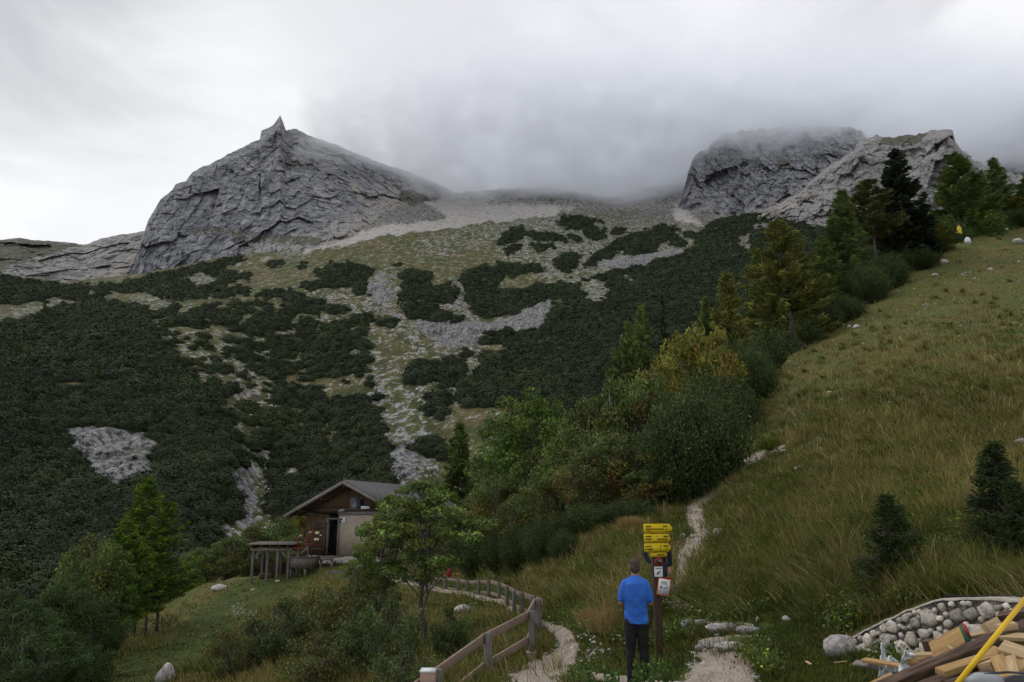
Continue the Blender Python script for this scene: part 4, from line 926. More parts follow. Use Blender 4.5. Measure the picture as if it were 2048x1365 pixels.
T('larch0',1525,500,68,'green larch left behind the big yellowing larch','larch',RG,wpx=90)
T('larchY',1610,520,66,'yellow green larch leaning over the slope edge','larch',RG,wpx=120)
T('larchY',1462,545,54,'rounded yellowish larch left of the big yellowing larch','larch',RG,wpx=130)
T('larch0',1420,590,56,'green larch behind the yellow leafy tree','larch',RG,wpx=80)
for (px, top, d, w, l) in [(1770,508,75,90,'dark dwarf pine under the tall spruce'),(1720,535,72,90,'dark dwarf pine under the slender larch'),(1830,500,80,90,'dark dwarf pine right of the tall spruce foot'),
   (1680,592,66,100,'dwarf pine at the slope edge below the ridge larches'),(1645,605,64,80,'dwarf pine behind the trunk of the leaning larch'),(1900,440,96,70,'dwarf pine just behind the yellow hiker'),(1945,400,100,70,'bright green shrub above the white sack'),
   (1985,430,104,90,'dark dwarf pine on the ridge right of the white sack'),(2035,420,104,70,'dwarf pine at the right edge of the ridge top'),(1740,530,70,70,'low dwarf pine on the ridge edge under the thin larch'),
   (1600,640,62,90,'dark dwarf pine below the big yellowing larch'),(1545,660,60,110,'wide dark dwarf pine under the yellow larches'),(1500,700,52,110,'dark dwarf pine left of the leaning trunk')]:
    T('pineG' if 'bright' in l else 'pine', px, top, d, l, 'shrub', 'dwarf pines under the ridge trees', wpx=w)
MG = 'trees and shrubs on the edge below the meadow'
T('spruce',1333,582,52,'dark spruce behind the yellow leafy trees','spruce',MG,wpx=60)
T('larch0',1290,606,50,'green larch left of the dark spruce','larch',MG,wpx=90)
T('larch1',1235,690,48,'lower green larch at the left end of the larch group','larch',MG,wpx=80)
T('larch0',1262,640,49,'green larch between the two others left of the spruce','larch',MG,wpx=80)
T('yellow',1382,640,42,'yellow and orange leafy tree in the middle of the edge','tree',MG,wpx=130)
T('yellow',1330,705,39,'smaller yellowish leafy tree left of the orange one','tree',MG,wpx=110)
T('yellow',1430,650,44,'orange tinged leafy tree right of the yellow one','tree',MG,wpx=110)
for (k, px, top, base, w, l) in [('pine',1450,745,862,140,'large dark dwarf pine at the upper meadow edge'),('pine',1400,770,900,130,'dark dwarf pine below the orange leafy tree'),('pine',1370,820,930,130,'dark dwarf pine in the middle of the meadow edge'),
   ('pine',1440,800,890,110,'low dark dwarf pine touching the meadow'),('pineG',1410,880,985,90,'bright green dwarf pine beside the upper path bend'),('pineG',1370,890,1000,100,'bright green dwarf pine left of the upper path bend'),
   ('pine',1330,850,960,130,'shady dwarf pine behind the reddish shrubs'),('pine',1490,690,800,120,'dark dwarf pine below the rounded yellow larch')]:
    T(k, px, top, None, l, 'shrub', 'dwarf pines at the meadow edge', base=max(base, crestA(px)+1), wpx=w)
for (k, px, top, d, w, l) in [('mixed2',1290,740,37,140,'tall mixed green shrub left of the dark dwarf pines'),('mixed',1230,760,38,150,'tall shrub behind the reddish ones with mixed leaves'),('mixed2',1180,800,38,130,'green shrub right of the tall green tree'),
   ('mixed',1310,860,32,140,'green and yellow shrub left of the upper path'),('mixed',1240,868,31,150,'reddish brown shrub in the middle of the thicket'),('mixed2',1160,855,34,150,'yellow tinted shrub behind the reddish one'),('mixed',1180,905,31,130,'shrub with rusty leaves at the front of the thicket'),
   ('mixed2',1120,930,33,130,'green shrub below the tall green tree'),('mixed2',1345,930,31,110,'low green shrub above the signpost path'),('mixed',1290,940,29.5,110,'low shrub with rusty leaf tips above the signs'),
   ('mixed2',1085,900,40,130,'mid green shrub at the foot of the tall green tree'),('green',1057,776,43,175,'tall bright green leafy tree right of the hut'),('green',1010,850,47,110,'leafy green tree leaning left of the tall one'),('green',1110,800,45,110,'leafy green tree joined to the right of the tall one'),
   ('mixed',1000,950,40,120,'olive shrub to the right of the hut roof'),('mixed2',950,985,44,110,'green shrub right behind the hut roof end'),('mixed',1040,990,36,110,'shrub with russet leaves above the dwarf pines'),('bush',920,1040,43,90,'dense green shrub beside the end of the hut')]:
    T(k, px, top, d, l, 'tree' if k == 'green' else 'shrub', MG, wpx=w)
T('larch1',917,842,64,'dark green larch standing alone above the hut roof','larch',None,wpx=95)
T('green',868,960,58,'yellow green leafy tree directly behind the hut roof','tree',None,wpx=90)
for (px, top, base, w, l) in [(1040,1050,1140,90,'dark dwarf pine on the bank above the far end of the fence'),(1092,1035,1130,90,'dark dwarf pine between others on the bank above the path'),(1128,1060,1128,60,'rightmost dwarf pine on the bank above the path'),(1000,1060,1140,80,'leftmost dwarf pine on the bank above the fence'),
   (950,1060,1150,80,'dark shrub behind the red bag'),(1180,1010,1075,120,'shaded dwarf pine under the rusty shrubs'),(1260,1000,1050,110,'shaded dwarf pine above the signpost')]:
    T('pine', px, top, None, l, 'shrub', 'dwarf pines on the bank', base=max(base, crestA(px)+2), wpx=w)
# around and below the hut
T('rowan',842,962,None,'multi-stemmed rowan tree in front of the hut with open crown','tree',None,base=1296,wpx=205)
T('rowan',768,990,None,'lighter slim rowan just left of the multi-stemmed one','tree',None,base=1300,wpx=120)
T('rowan',722,1090,None,'low leafy rowan at the left edge of the rowan group','tree',None,base=1270,wpx=70)
BG = 'shrubs on the bank below the hut'
for (k, px, top, base, w, l) in [('bush',905,1235,1330,60,'dark leafy shrub at the foot of the rowan'),('bush',785,1185,1365,110,'dense dark green shrub in the hollow left of the front fence'),('bush',750,1195,1360,120,'leafy shrub left of the densest one in the hollow'),('bush2',690,1165,1290,120,'olive shrub below the terrace rail'),
   ('bush2',620,1185,1290,110,'brownish green shrub under the stepped platform'),('bush',560,1205,1320,120,'dark shrub in middle of the bank below the shelter'),('bush',500,1240,1340,90,'shaded shrub at the left side of the bank'),('bush2',640,1260,1380,140,'wide olive shrub at the bottom of the bank'),
   ('bush',815,1290,1420,110,'dark shrub beside the nearest fence rail'),('bush2',730,1155,1230,100,'light green shrub right below the benches'),('bush',895,1215,1330,70,'small dark shrub on the right of the hollow'),('bush2',450,1255,1360,80,'low olive shrub beside the left lawn')]:
    T(k, px, top, None, l, 'shrub', BG, base=base, wpx=w)
LG = 'trees left of the lawn'
for (k, px, top, base, w, l) in [('larchB',267,952,1268,130,'tallest bright green larch left of the lawn'),('larchB',312,1000,1262,100,'right-hand bright green larch of the left group'),('larchB',228,1040,1300,110,'left-hand bright larch of the left group'),('larchB',290,1050,1272,90,'short bright larch in front of the group'),
   ('green',205,1090,1310,120,'dark leafy tree below the larches'),('mixed2',160,1070,1322,110,'leafy tree with pointed top left of the larches')]:
    T(k, px, top, None, l, 'larch' if k == 'larchB' else 'tree', LG, base=base, wpx=w)
for (px, top, base, w, l) in [(30,1200,1400,150,'large shady leafy shrub in the lower left corner'),(110,1160,1370,150,'large leafy shrub second from the lower left corner'),(170,1200,1350,110,'leafy shrub at the left border of the lawn'),(60,1250,1440,160,'dark leafy shrub lowest in the left corner'),
   (-10,1180,1340,120,'leafy shrub cut by the left picture edge'),(150,1280,1420,110,'low shrub at the bottom beside the lawn')]:
    T('greenD', px, top, None, l, 'shrub', 'leafy shrubs in the lower left corner', base=base, wpx=w)
KG = 'shrubs behind the knoll'
for (k, px, top, d, w, l) in [('mixed2',355,1130,52,80,'small shrub behind the crest of the lawn'),('mixed2',400,1095,54,90,'green shrub left of the shelter'),('mixed',455,1075,56,90,'shrub with yellow leaves left of the shelter'),('mixed',510,1050,58,100,'orange tinted shrub behind the shelter roof'),('mixed2',560,1035,60,90,'green shrub between shelter and hut'),('yellow',608,1005,62,60,'yellow green small tree left of the hut gable'),('mixed2',585,1070,56,70,'low shrub behind the red winches')]:
    T(k, px, top, d, l, 'shrub', KG, wpx=w)
T('smallspruce',1793,985,None,'young dark spruce on the meadow above the stone wall','spruce',None,base=1192,wpx=125)
T('smallspruce',2012,880,None,'young dark spruce at the right edge of the meadow','spruce',None,base=1100,wpx=150)
T('smallspruce',2050,960,None,'young spruce cut by the right picture edge','spruce',None,base=1140,wpx=110)
# tiny larches far up in the thicket
k = 0
for (px, py, hp) in [(93,632,30),(28,690,34),(38,720,30),(208,755,32),(195,765,28),(280,782,22),(85,650,22),(150,630,18),(120,660,16),(640,640,14)]:
    p = GB(np.array([float(px)]), np.array([float(py)]))[0]; s = hp*p[1]/F/12
    o = dup(PR['larch0'], p, k, (s*1.1, s*1.1, s), 'tiny light green larch standing out of the dark far thicket', 'tiny larches in the far thicket'); o['category'] = 'larch'; k += 1
# leaning trunk of the ridge larch
tr = MB(); p = g1(1612, 693); q = at(1583, 640, p[1]+.5)
tr.tube([p+np.array([.3, 0, -.3]), p+(q-p)*.22+np.array([-.30, 0, -.30]), p+(q-p)*.5+np.array([-.38, 0, -.30]), p+(q-p)*.8+np.array([-.2, 0, -.1]), q, q+np.array([-.1, 0, .6])], [.30, .27, .22, .18, .13, .06], 9); M['darkbark'] = simple('dark_bark', (.045, .038, .034), (.022, .019, .017), 9, .95, .03); o = tr.build('leaning_trunk', M['darkbark'])
tag(o, 'dark curved bare tree trunk leaning out of the slope edge', 'tree trunk')
# golden grass clumps
def clump(px, py, h, rad, label, col=(.30, .22, .09), n=1500, name='grass_clump', w=.004):
    p = g1(px, py); B = p+rs.normal(size=(n, 3))*np.array([rad*.4, rad*.4, 0]); L = (B-p)/rad*.9+rs.normal(size=(n, 3))*.2; L[:, 2] = 1; L /= np.linalg.norm(L, axis=1)[:, None]
    C = np.array(col)*np.exp(rs.normal(size=(n, 1))*.3); v, f4, f3, c = blades(B, rs.uniform(.5, 1.1, n)*h, np.full(n, max(w, p[1]*.0003)), L, C, rs)
    tag(mesh(name, v, [f4, f3], M['grass'], col=c), label, 'grass')
clump(1226,1262,.42,.42,'golden brown tall grass clump left of the man in blue')
clump(1190,1245,.30,.3,'smaller golden grass clump left of the big one')
clump(1265,1066,.5,.5,'golden grass clump at the foot of the dwarf pines above the signs')
clump(1545,897,.5,.5,'bright green rush clump beside the upper path', (.13, .17, .03))
clump(675,1350,.5,.5,'yellow flowering grass clump at bottom of the bank', (.22, .20, .05))
# leafy stems at the bottom edge, nearest to the camera
def sprig(px, top, d, label, n=7):
    root = empty('leafy_plant', at(px, 1400, d)); b0 = at(px, 1400, d); zt = rays(px, top)[1]*d; zb = -1.9; root.location = (float(b0[0]), d, zb); H = zt-zb; st = MB(); parts = []
    for i in range(n):
        e = np.array([rs.normal()*.10, rs.normal()*.08, H*rs.uniform(.75, 1.0)]); bp = curve_pts((rs.normal()*.03, rs.normal()*.03, 0), e, 5, 0, rs, .02); st.tube(bp, [.005, .004, .004, .003, .002], 4)
        s = np.repeat(np.linspace(.15, 1, 24), 2); c = np.stack([np.interp(s, np.linspace(0, 1, 5), bp[:, j]) for j in range(3)], -1)+rs.normal(size=(48, 3))*.006
        parts.append(leafq(c, .026*rs.uniform(.7, 1.3, 48), np.array([.08, .15, .03])*np.exp(rs.normal(size=(48, 1))*.25), rs, up=.8, aspect=.45))
    v, f, c = join(parts); st.build('stem', M['bark'], root); mesh('leaf', v, f, M['leaf'], root, col=c); tag(root, label, 'plant', 'leafy stems at the bottom edge')
for px, top, d, l in [(1165,1318,8.6,'leafy green stem at bottom edge left of the man'),(1205,1325,8.8,'leafy green stem between the left one and the man'),(1222,1340,8.4,'short leafy stem close to the left trouser leg'),(1297,1312,9.3,'leafy green plant in front of the right trouser leg'),(1325,1325,9.1,'leafy green plant below the signpost'),(1268,1335,9.0,'leafy green plant in front of the left trouser leg')]:
    sprig(px, top, d, l)
# ================================================================== BUILT THINGS
def woodmat(name, c1, c2, grain=(1.2, 14, 14), scale=3.0, rough=.85, knots=True):
    m, t, b = newmat(name); b.inputs['Roughness'].default_value = rough
    oi = N(t, 'ShaderNodeObjectInfo'); ad = N(t, 'ShaderNodeVectorMath', operation='ADD'); mpp = N(t, 'ShaderNodeMapping', ins={'Scale': grain})
    t.links.new(objco(t), ad.inputs[0]); t.links.new(oi.outputs['Random'], ad.inputs[1]); t.links.new(ad.outputs[0], mpp.inputs[0])
    n1 = noise(t, scale, 6, .65, mpp.outputs[0]); n2 = noise(t, 1.7, 4)
    c = mix(t, rng_(t, n1, .34, .66), c1, c2); c = mix(t, rng_(t, n2, .45, .7, 0, .4), c, tuple(x*.55 for x in c2))
    t.links.new(c, b.inputs['Base Color']); bump(t, b, n1, .004, .8); return m
M['paleplank'] = woodmat('pale_timber', (.50, .37, .21), (.33, .23, .125))
M['tanplank'] = woodmat('tan_timber', (.42, .27, .11), (.30, .185, .08))
M['darkbeam'] = woodmat('old_dark_timber', (.15, .095, .066), (.045, .028, .022))
M['greywood'] = woodmat('weathered_grey_timber', (.24, .215, .19), (.115, .10, .09), (8, 8, 1.2))
M['railwood'] = woodmat('fence_rail_timber', (.30, .225, .17), (.17, .125, .095))
M['postwood'] = woodmat('fence_post_timber', (.20, .18, .165), (.105, .095, .09), (14, 14, 1.2))
M['brownboard'] = woodmat('brown_boards', (.15, .092, .05), (.05, .033, .022), (9, 9, .6))
M['darkboard'] = woodmat('dark_boards', (.10, .062, .045), (.045, .03, .024), (9, 9, .6))
M['signpost'] = woodmat('brown_post', (.085, .052, .035), (.045, .03, .022), (12, 12, 1))
M['roof'] = simple('roof_sheet', (.075, .073, .078), (.05, .049, .053), 5, .7, .01, 5)
M['plaster'] = simple('plaster', (.40, .34, .265), (.32, .27, .21), 3, .95, .01, 6)
M['lintel'] = simple('grey_lintel', (.20, .18, .19), (.15, .14, .145), 4, .9)
M['concrete'] = simple('concrete', (.52, .50, .48), (.40, .36, .33), 9, .95, .01, 6)
M['pinkcon'] = simple('reddish_concrete', (.42, .26, .20), (.36, .25, .20), 7, .95, .01)
M['black'] = simple('dark_interior', (.012, .011, .010), (.008, .008, .008), 3, .9)
M['red'] = simple('red_paint', (.32, .035, .022), (.22, .03, .02), 6, .6)
M['orange'] = simple('orange_plastic', (.62, .14, .04), (.5, .12, .04), 5, .6)
M['yellow'] = simple('yellow_sign_enamel', (.62, .44, .006), (.52, .37, .006), 4, .5)
M['ypole'] = simple('yellow_pole_paint', (.72, .46, .015), (.55, .34, .012), 5, .45)
M['white'] = simple('white_plastic', (.72, .75, .76), (.52, .56, .60), 7, .5)
M['ink'] = simple('dark_lettering', (.035, .03, .015), (.035, .03, .015))
M['metal'] = simple('grey_metal', (.30, .31, .33), (.2, .21, .22), 6, .5, 0, 3, None, .5)
M['blueglass'] = simple('blue_grey_pane', (.14, .17, .24), (.10, .12, .17), 2, .25, 0, 2, None, .5)
M['poster'] = simple('cream_paper', (.66, .62, .32), (.6, .55, .3), 8, .9)
# ------------------------------------------------------------------ hut
fz = rays(697, 1112)[1]*48.5; hb = at(697, 1112, 48.5); TH = R(24)
hut = empty('hut', hb, -TH, 'mountain hut with brown timber gable, beige plaster wall and dark sheet roof', 'hut'); hut.scale = (1.1, 1, 1)
HW, WZ, SL, AP, LEN = 2.95, 2.55, .516, 4.28, 7.8
def hbx(name, boxes, mat, bev=0.0, par=None, rot=None):
    b_ = MB()
    for c, s in boxes: b_.box(c, s)
    return b_.build(name, M[mat], par or hut, bev)
def roofz(x): return AP-SL*abs(x)
hbx('foundation', [((0, LEN/2, -.65), (2*HW-.1, LEN-.1, 1.26))], 'concrete')
# facade: plaster right of the door, timber left of it
hbx('plaster_wall', [((1.1, .12, 1.18), (3.7, .24, 2.34))], 'plaster')
hbx('side_wall', [((HW-.12, LEN/2+.12, 1.25), (.24, LEN-.24, 2.5)), ((-HW+.12, LEN/2+.12, 1.25), (.24, LEN-.24, 2.5)), ((0, LEN-.12, 1.25), (2*HW-.5, .24, 2.5))], 'plaster')
hbx('lintel', [((1.1, .10, 2.45), (3.72, .30, .20))], 'lintel')
b_ = MB()
for i in range(11):
    b_.box((-HW+.03+i*.135+.06, .08+.006*(i % 3), 1.15), (.125, .06+.01*(i % 2), 2.5))
b_.build('timber_wall', M['brownboard'], hut)
b_ = MB(); b_.box((-1.45, .05, 1.05), (.10, .2, 2.1)).box((-.72, .05, 1.05), (.07, .22, 2.1)).box((-1.08, .05, 2.13), (.85, .2, .10)); b_.build('door_frame', M['greywood'], hut)
hbx('doorway', [((-1.08, .45, 1.0), (.66, .06, 2.05)), ((-1.08, .30, .02), (.7, .6, .04))], 'black')
dr = MB()
for i in range(6): dr.box((-2.19+i*.13, -.10-.008*(i % 2), 1.0), (.122, .05, 1.92))
dr.box((-1.87, -.15, 1.62), (.75, .04, .10)).box((-1.87, -.15, .35), (.75, .04, .10)); dr = dr.build('door', M['darkboard'], hut)
hbx('poster', [((-2.0, -.19, 1.30), (.27, .01, .17))], 'poster', 0, dr); hbx('poster', [((-2.02, -.19, .92), (.33, .01, .15))], 'poster', 0, dr)
hbx('poster', [((-1.76, -.19, 1.16), (.12, .01, .08))], 'white', 0, dr)
hbx('name_board', [((-1.75, -.06, 1.93), (.78, .03, .10))], 'greywood')
hbx('notice', [((-.45, -.012, 2.02), (.30, .02, .40))], 'white'); hbx('wall_hook', [((-.52, -.04, 2.1), (.09, .06, .09)), ((-.60, -.04, 1.95), (.06, .06, .12))], 'black')
hbx('tie_beam', [((0, .0, 2.64), (2*HW+.2, .22, .17))], 'darkboard')
b_ = MB(); x = -HW
while x < HW-.1:
    z1 = roofz(x)-.18; z2 = roofz(x+.15)-.18
    if min(z1, z2) > 2.8:
        j = .008*(int(x*10) % 3); b_.add([(x, .04-j, 2.72), (x+.145, .04-j, 2.72), (x+.145, .04-j, z2), (x, .04-j, z1), (x, .12, 2.72), (x+.145, .12, 2.72), (x+.145, .12, z2), (x, .12, z1)], [(0, 1, 2, 3), (7, 6, 5, 4), (0, 4, 5, 1), (3, 2, 6, 7), (0, 3, 7, 4), (1, 5, 6, 2)])
    x += .15
b_.build('gable_boards', M['brownboard'], hut)
# roof: two slabs, rake boards, rafters
rf = MB()
for s in (-1, 1):
    e = 3.82*s; y0, y1 = -.85, LEN+.5
    top = [(0, y0, AP+.10), (0, y1, AP+.10), (e, y1, AP+.10-SL*3.82), (e, y0, AP+.10-SL*3.82)]
    v = top+[(p_[0], p_[1], p_[2]-.09) for p_ in top]
    rf.add(v, [(0, 1, 2, 3), (7, 6, 5, 4), (0, 4, 5, 1), (1, 5, 6, 2), (2, 6, 7, 3), (3, 7, 4, 0)])
rf = rf.build('roof', M['roof'], hut)
b_ = MB()
for s in (-1, 1): b_.beam((0, -.88, AP-.06), (3.84*s, -.88, AP-.06-SL*3.84), .04, .17)
b_.build('rake_board', M['greywood'], rf)
b_ = MB()
for s in (-1, 1):
    for y in (-.45, 0.3, 1.2): b_.beam((0, y, AP-.09), (3.7*s, y, AP-.09-SL*3.7), .10, .14)
    for xx in (1.5, 2.85): b_.box((s*xx, -.1, roofz(xx)-.22), (.14, 1.3, .14))
b_.box((0, -.1, AP-.25), (.16, 1.4, .18)); b_.build('rafter', M['darkboard'], rf)
b_ = MB(); b_.tube([(3.86, -.7, AP-SL*3.86+.02), (3.86, LEN+.4, AP-SL*3.86-.02)], .055, 8); b_.build('gutter', M['metal'], rf)
w = hbx('window', [((.0, -.0, 2.87), (.05, .05, .98)), ((.42, 0, 2.87), (.05, .05, .98)), ((.21, 0, 3.36), (.42, .05, .05))], 'postwood'); hbx('shutter', [((.21, -.01, 2.86), (.36, .03, .94))], 'blueglass', 0, w)
w = hbx('window', [((.56, 0, 3.07), (.04, .05, .44)), ((.92, 0, 3.07), (.04, .05, .44)), ((.74, 0, 3.30), (.40, .05, .04)), ((.74, 0, 2.86), (.40, .05, .04))], 'postwood'); hbx('pane', [((.74, .005, 3.08), (.34, .02, .41))], 'black', 0, w)
hbx('flower_box', [((1.05, -.12, 2.76), (.5, .2, .16))], 'white')
b_ = MB(); b_.box((-.42, -.15, 2.62), (.22, .16, .16)).box((-.62, -.12, 2.58), (.14, .1, .1)); b_.build('floodlight', M['metal'], hut)
recess_dark = MB(); recess_dark.box((HW+.008, 3.4, 1.3), (.02, 1.1, .9)); recess_dark = recess_dark.build('window', M['black'], hut)  # black panel: darkness of the recess under the eaves put into colour
hbx('shelf_beam', [((HW+.25, 3.0, 2.02), (.1, 4.2, .12))], 'paleplank')
def local(o, p):
    c, s = math.cos(-TH), math.sin(-TH); return np.array([o[0]+p[0]*c-p[1]*s, o[1]+p[0]*s+p[1]*c, o[2]+p[2]])
# entrance deck, trough, benches
dk = empty('entrance_deck', local(hb, (-1.0, -1.0, 0)), -TH, 'small raised timber deck with posts before the hut door', 'deck')
b_ = MB()
for i in range(7): b_.box((0, -.55+i*.17, -.05), (2.0, .155, .05))
b_.build('deck_board', M['greywood'], dk)
b_ = MB(); [b_.box((x, -.5, -.55), (.12, .12, 1.0)) for x in (-.9, .2, .95)]; b_.box((0, -.6, -.14), (2.0, .06, .12)); b_.build('support_post', M['greywood'], dk)
tp_ = at(604, 1140, 46.6); tz = zg(tp_[0], tp_[1])
tg = empty('plank_trough', (tp_[0], tp_[1], rays(604, 1137)[1]*46.6), -.25, 'open grey plank trough standing between shelter and hut door', 'trough')
for nm, boxes in (('side_board', [((0, -.55, .33), (1.1, .05, .55)), ((0, .9, .33), (1.1, .05, .55)), ((-.55, .17, .33), (.05, 1.45, .55)), ((.55, .17, .33), (.05, 1.45, .55))]), ('rim', [((0, -.57, .62), (1.22, .1, .04)), ((-.57, .17, .62), (.1, 1.4, .04)), ((.57, .17, .62), (.1, 1.4, .04)), ((0, .92, .62), (1.22, .1, .04))]), ('bottom_board', [((0, .17, .08), (1.05, 1.4, .05))])):
    hbx(nm, boxes, 'greywood', 0, tg)
b_ = MB(); [b_.box((x, y, -.25), (.1, .1, .6)) for x in (-.45, .45) for y in (-.45, .8)]; b_.build('leg', M['greywood'], tg)
# terrace rail and benches below the hut
def at_z(px, py, d): return at(float(px), float(py), float(d))
def rail_thing(name, posts, label, cat, mat_r='railwood', mat_p='postwood', h=.95, rails=(.08, .52), pw=.11, rh=.13, rt=.04, toff=0.0, footing=()):
    """posts: (px, top_py, depth)"""
    P = []
    for (px, ty, d) in posts:
        t_ = at_z(px, ty, d); P.append((t_[0], t_[1], t_[2], zg(t_[0], t_[1])))
    root = empty(name, (P[0][0], P[0][1], P[0][3]), 0, label, cat); o0 = np.array([P[0][0], P[0][1], P[0][3]])
    for i, (x, y, zt, zb) in enumerate(P):
        zb = min(zb, zt-.75); b_ = MB(); b_.box((x-o0[0], y-o0[1], (zt+zb-.25)/2-o0[2]), (pw, pw, zt-zb+.25), (0.03*math.sin(i*2.3), .03*math.cos(i*1.7), .4*math.sin(i)))
        b_.build('post', M[mat_p], root, .008)
    for i in range(len(P)-1):
        for r_ in rails:
            a = np.array(P[i][:3])-o0; c = np.array(P[i+1][:3])-o0; dv = c-a; nrm = np.array([dv[1], -dv[0], 0]); nrm /= np.linalg.norm(nrm)+1e-9
            if nrm[1] < 0: nrm = -nrm
            off = nrm*(pw/2+rt/2+.003); e = dv/np.linalg.norm(dv)*.07
            b_ = MB(); b_.beam(a+off-e*(.9 if i % 2 else 1)-np.array([0, 0, r_+.002*(i % 2)]), c+off+e*(.95 if i % 2 else .6)-np.array([0, 0, r_+.002*(i % 2)]), rt if i % 2 else rt*.92, rh); b_.build('rail', M[mat_r], root, .006)
    return root, P, o0
fr, FP, fo = rail_thing('wooden_fence', [(790,1396,10.1),(876,1338,11.9),(977,1266,13.7),(1063,1222,15.5),(1076,1197,17.2),(1067,1192,20.6),(1044,1185,24.6),(1028,1181,27.4),(1014,1172,29.6),(998,1165,32),(977,1160,34),(957,1160,35.5),(934,1161,37),(916,1158,38.7),(891,1155,40.3),(862,1154,42),(832,1150,43)],
    'weathered two-rail wooden fence winding along the gravel path to the hut', 'fence')
for (px, py, d, s) in ((1063,1316,15.5,.17),):
    q = at_z(px, py, d); b_ = MB(); b_.box(q-fo+np.array([0, -.0, -.02]), (s, s, .20)); f_ = b_.build('footing', M['pinkcon'], fr, .01); b_ = MB(); b_.box(q-fo+np.array([0, 0, .095]), (s+.012, s+.012, .03)); b_.build('footing_cap', M['concrete'], f_)
q = at_z(856, 1362, 11.3); b_ = MB(); b_.box((0, 0, 0), (.19, .22, .36)); pil = b_.build('concrete_block', M['pinkcon'], None, .01); pil.location = tuple(q+np.array([0, 0, -.06])); tag(pil, 'reddish concrete block with white painted top beside the nearest fence post', 'concrete block')
b_ = MB(); b_.box((0, 0, .19), (.20, .23, .03)); b_.build('painted_top', M['white'], pil)
q = at_z(700, 1163, 43.4)
tr_, TP, to = rail_thing('terrace_rail', [(655,1142,44.4),(700,1143,44),(745,1144,43.6),(786,1146,43.2),(820,1150,42.8)], 'low grey plank rail along the terrace edge below the hut', 'rail', 'greywood', 'greywood', rails=(.06, .42), pw=.10, rh=.12)
def bench(px, py, d, w, lab, rz, mat='tanplank'):
    q = at_z(px, py, d); root = empty('bench', (q[0], q[1], q[2]), rz, lab, 'bench')
    b_ = MB(); b_.box((0, 0, 0), (w, .30, .05)); b_.build('seat', M[mat], root)
    for x in (-w*.4, w*.4): b_ = MB(); b_.box((x, 0, -.22), (.08, .26, .4)); b_.build('leg', M['greywood'], root)
    return root
bench(730,1141,44.6,1.5,'tan plank bench at left of the terrace below the hut',-.25); bench(772,1147,44.2,1.4,'tan plank bench in front of the striped cloth table',-.25)
q = at_z(733, 1132, 46); tb = empty('terrace_table', q, -.25, 'terrace table covered with a white and pink cloth', 'table')
b_ = MB(); b_.box((0, 0, -.04), (1.5, .75, .05)); b_.build('table_top', M['tanplank'], tb)
for x in (-.6, .6):
    b_ = MB(); b_.box((x, 0, -.4), (.08, .6, .68)); b_.build('leg', M['greywood'], tb)
m, t, b = newmat('floral_cloth'); n = noise(t, 7, 3); t.links.new(mix(t, rng_(t, n, .48, .56), (.68, .68, .72), (.62, .25, .25)), b.inputs['Base Color']); M['cloth'] = m
b_ = MB(); v = []; 
for i in range(9):
    for j in range(7):
        x = -.55+i*.1375; y = -.42+j*.14; z = .02 if abs(y) < .38 else -.20-.04*math.sin(i*2); v.append((x, y, z+.05*math.sin(i*1.3+j)*.3))
cl_ = mesh('tablecloth', np.array(v), np.array([(j+i*7, j+1+i*7, j+8+i*7, j+7+i*7) for i in range(8) for j in range(6)]), M['cloth'], smooth_=True); cl_.location = tuple(q); cl_.rotation_euler = (0, 0, -.25)
md = cl_.modifiers.new('s', 'SOLIDIFY'); md.thickness = .012; tag(cl_, 'white and pink patterned cloth lying over the terrace table', 'tablecloth')
q = at_z(797, 1140, 44.5); b_ = MB(); b_.tube([(0, 0, -.1), (0, 0, 1.35)], .035, 8); o = b_.build('white_pole', M['white']); o.location = tuple(q); tag(o, 'thin white painted pole standing on the terrace among the rowan leaves', 'pole')
q = at_z(783, 1134, 45.5); b_ = MB(); v_, f_ = rock_mesh(3, ICO2); b_.add(v_*np.array([.16, .14, .22]), f_.tolist()); o = b_.build('white_bag', M['white'], None, 0, True); o.location = tuple(q); tag(o, 'small white bag on the terrace left of the white pole', 'bag')
q = at_z(898, 1151, 41.5); b_ = MB(); v_, f_ = rock_mesh(5, ICO3); b_.add(v_*np.array([.17, .14, .26])+np.array([0, 0, .05]), f_.tolist()); rb = b_.build('red_bag', M['red'], None, 0, True); rb.location = tuple(q); tag(rb, 'bright red bag standing behind the far end of the fence', 'bag')
q = at_z(912, 1155, 41.8); b_ = MB(); b_.box((0, 0, -.05), (.42, .3, .20)); ob = b_.build('orange_crate', M['orange'], None, .02); ob.location = tuple(q); tag(ob, 'orange crate right of the red bag behind the fence', 'crate')
b_ = MB(); b_.tube([(-.45, 0, 0), (.55, .1, .08)], .025, 6); o = b_.build('yellow_stick', M['ypole'], None); o.location = tuple(at_z(920, 1149, 41.6)); tag(o, 'short yellow stick lying across the orange crate', 'stick')
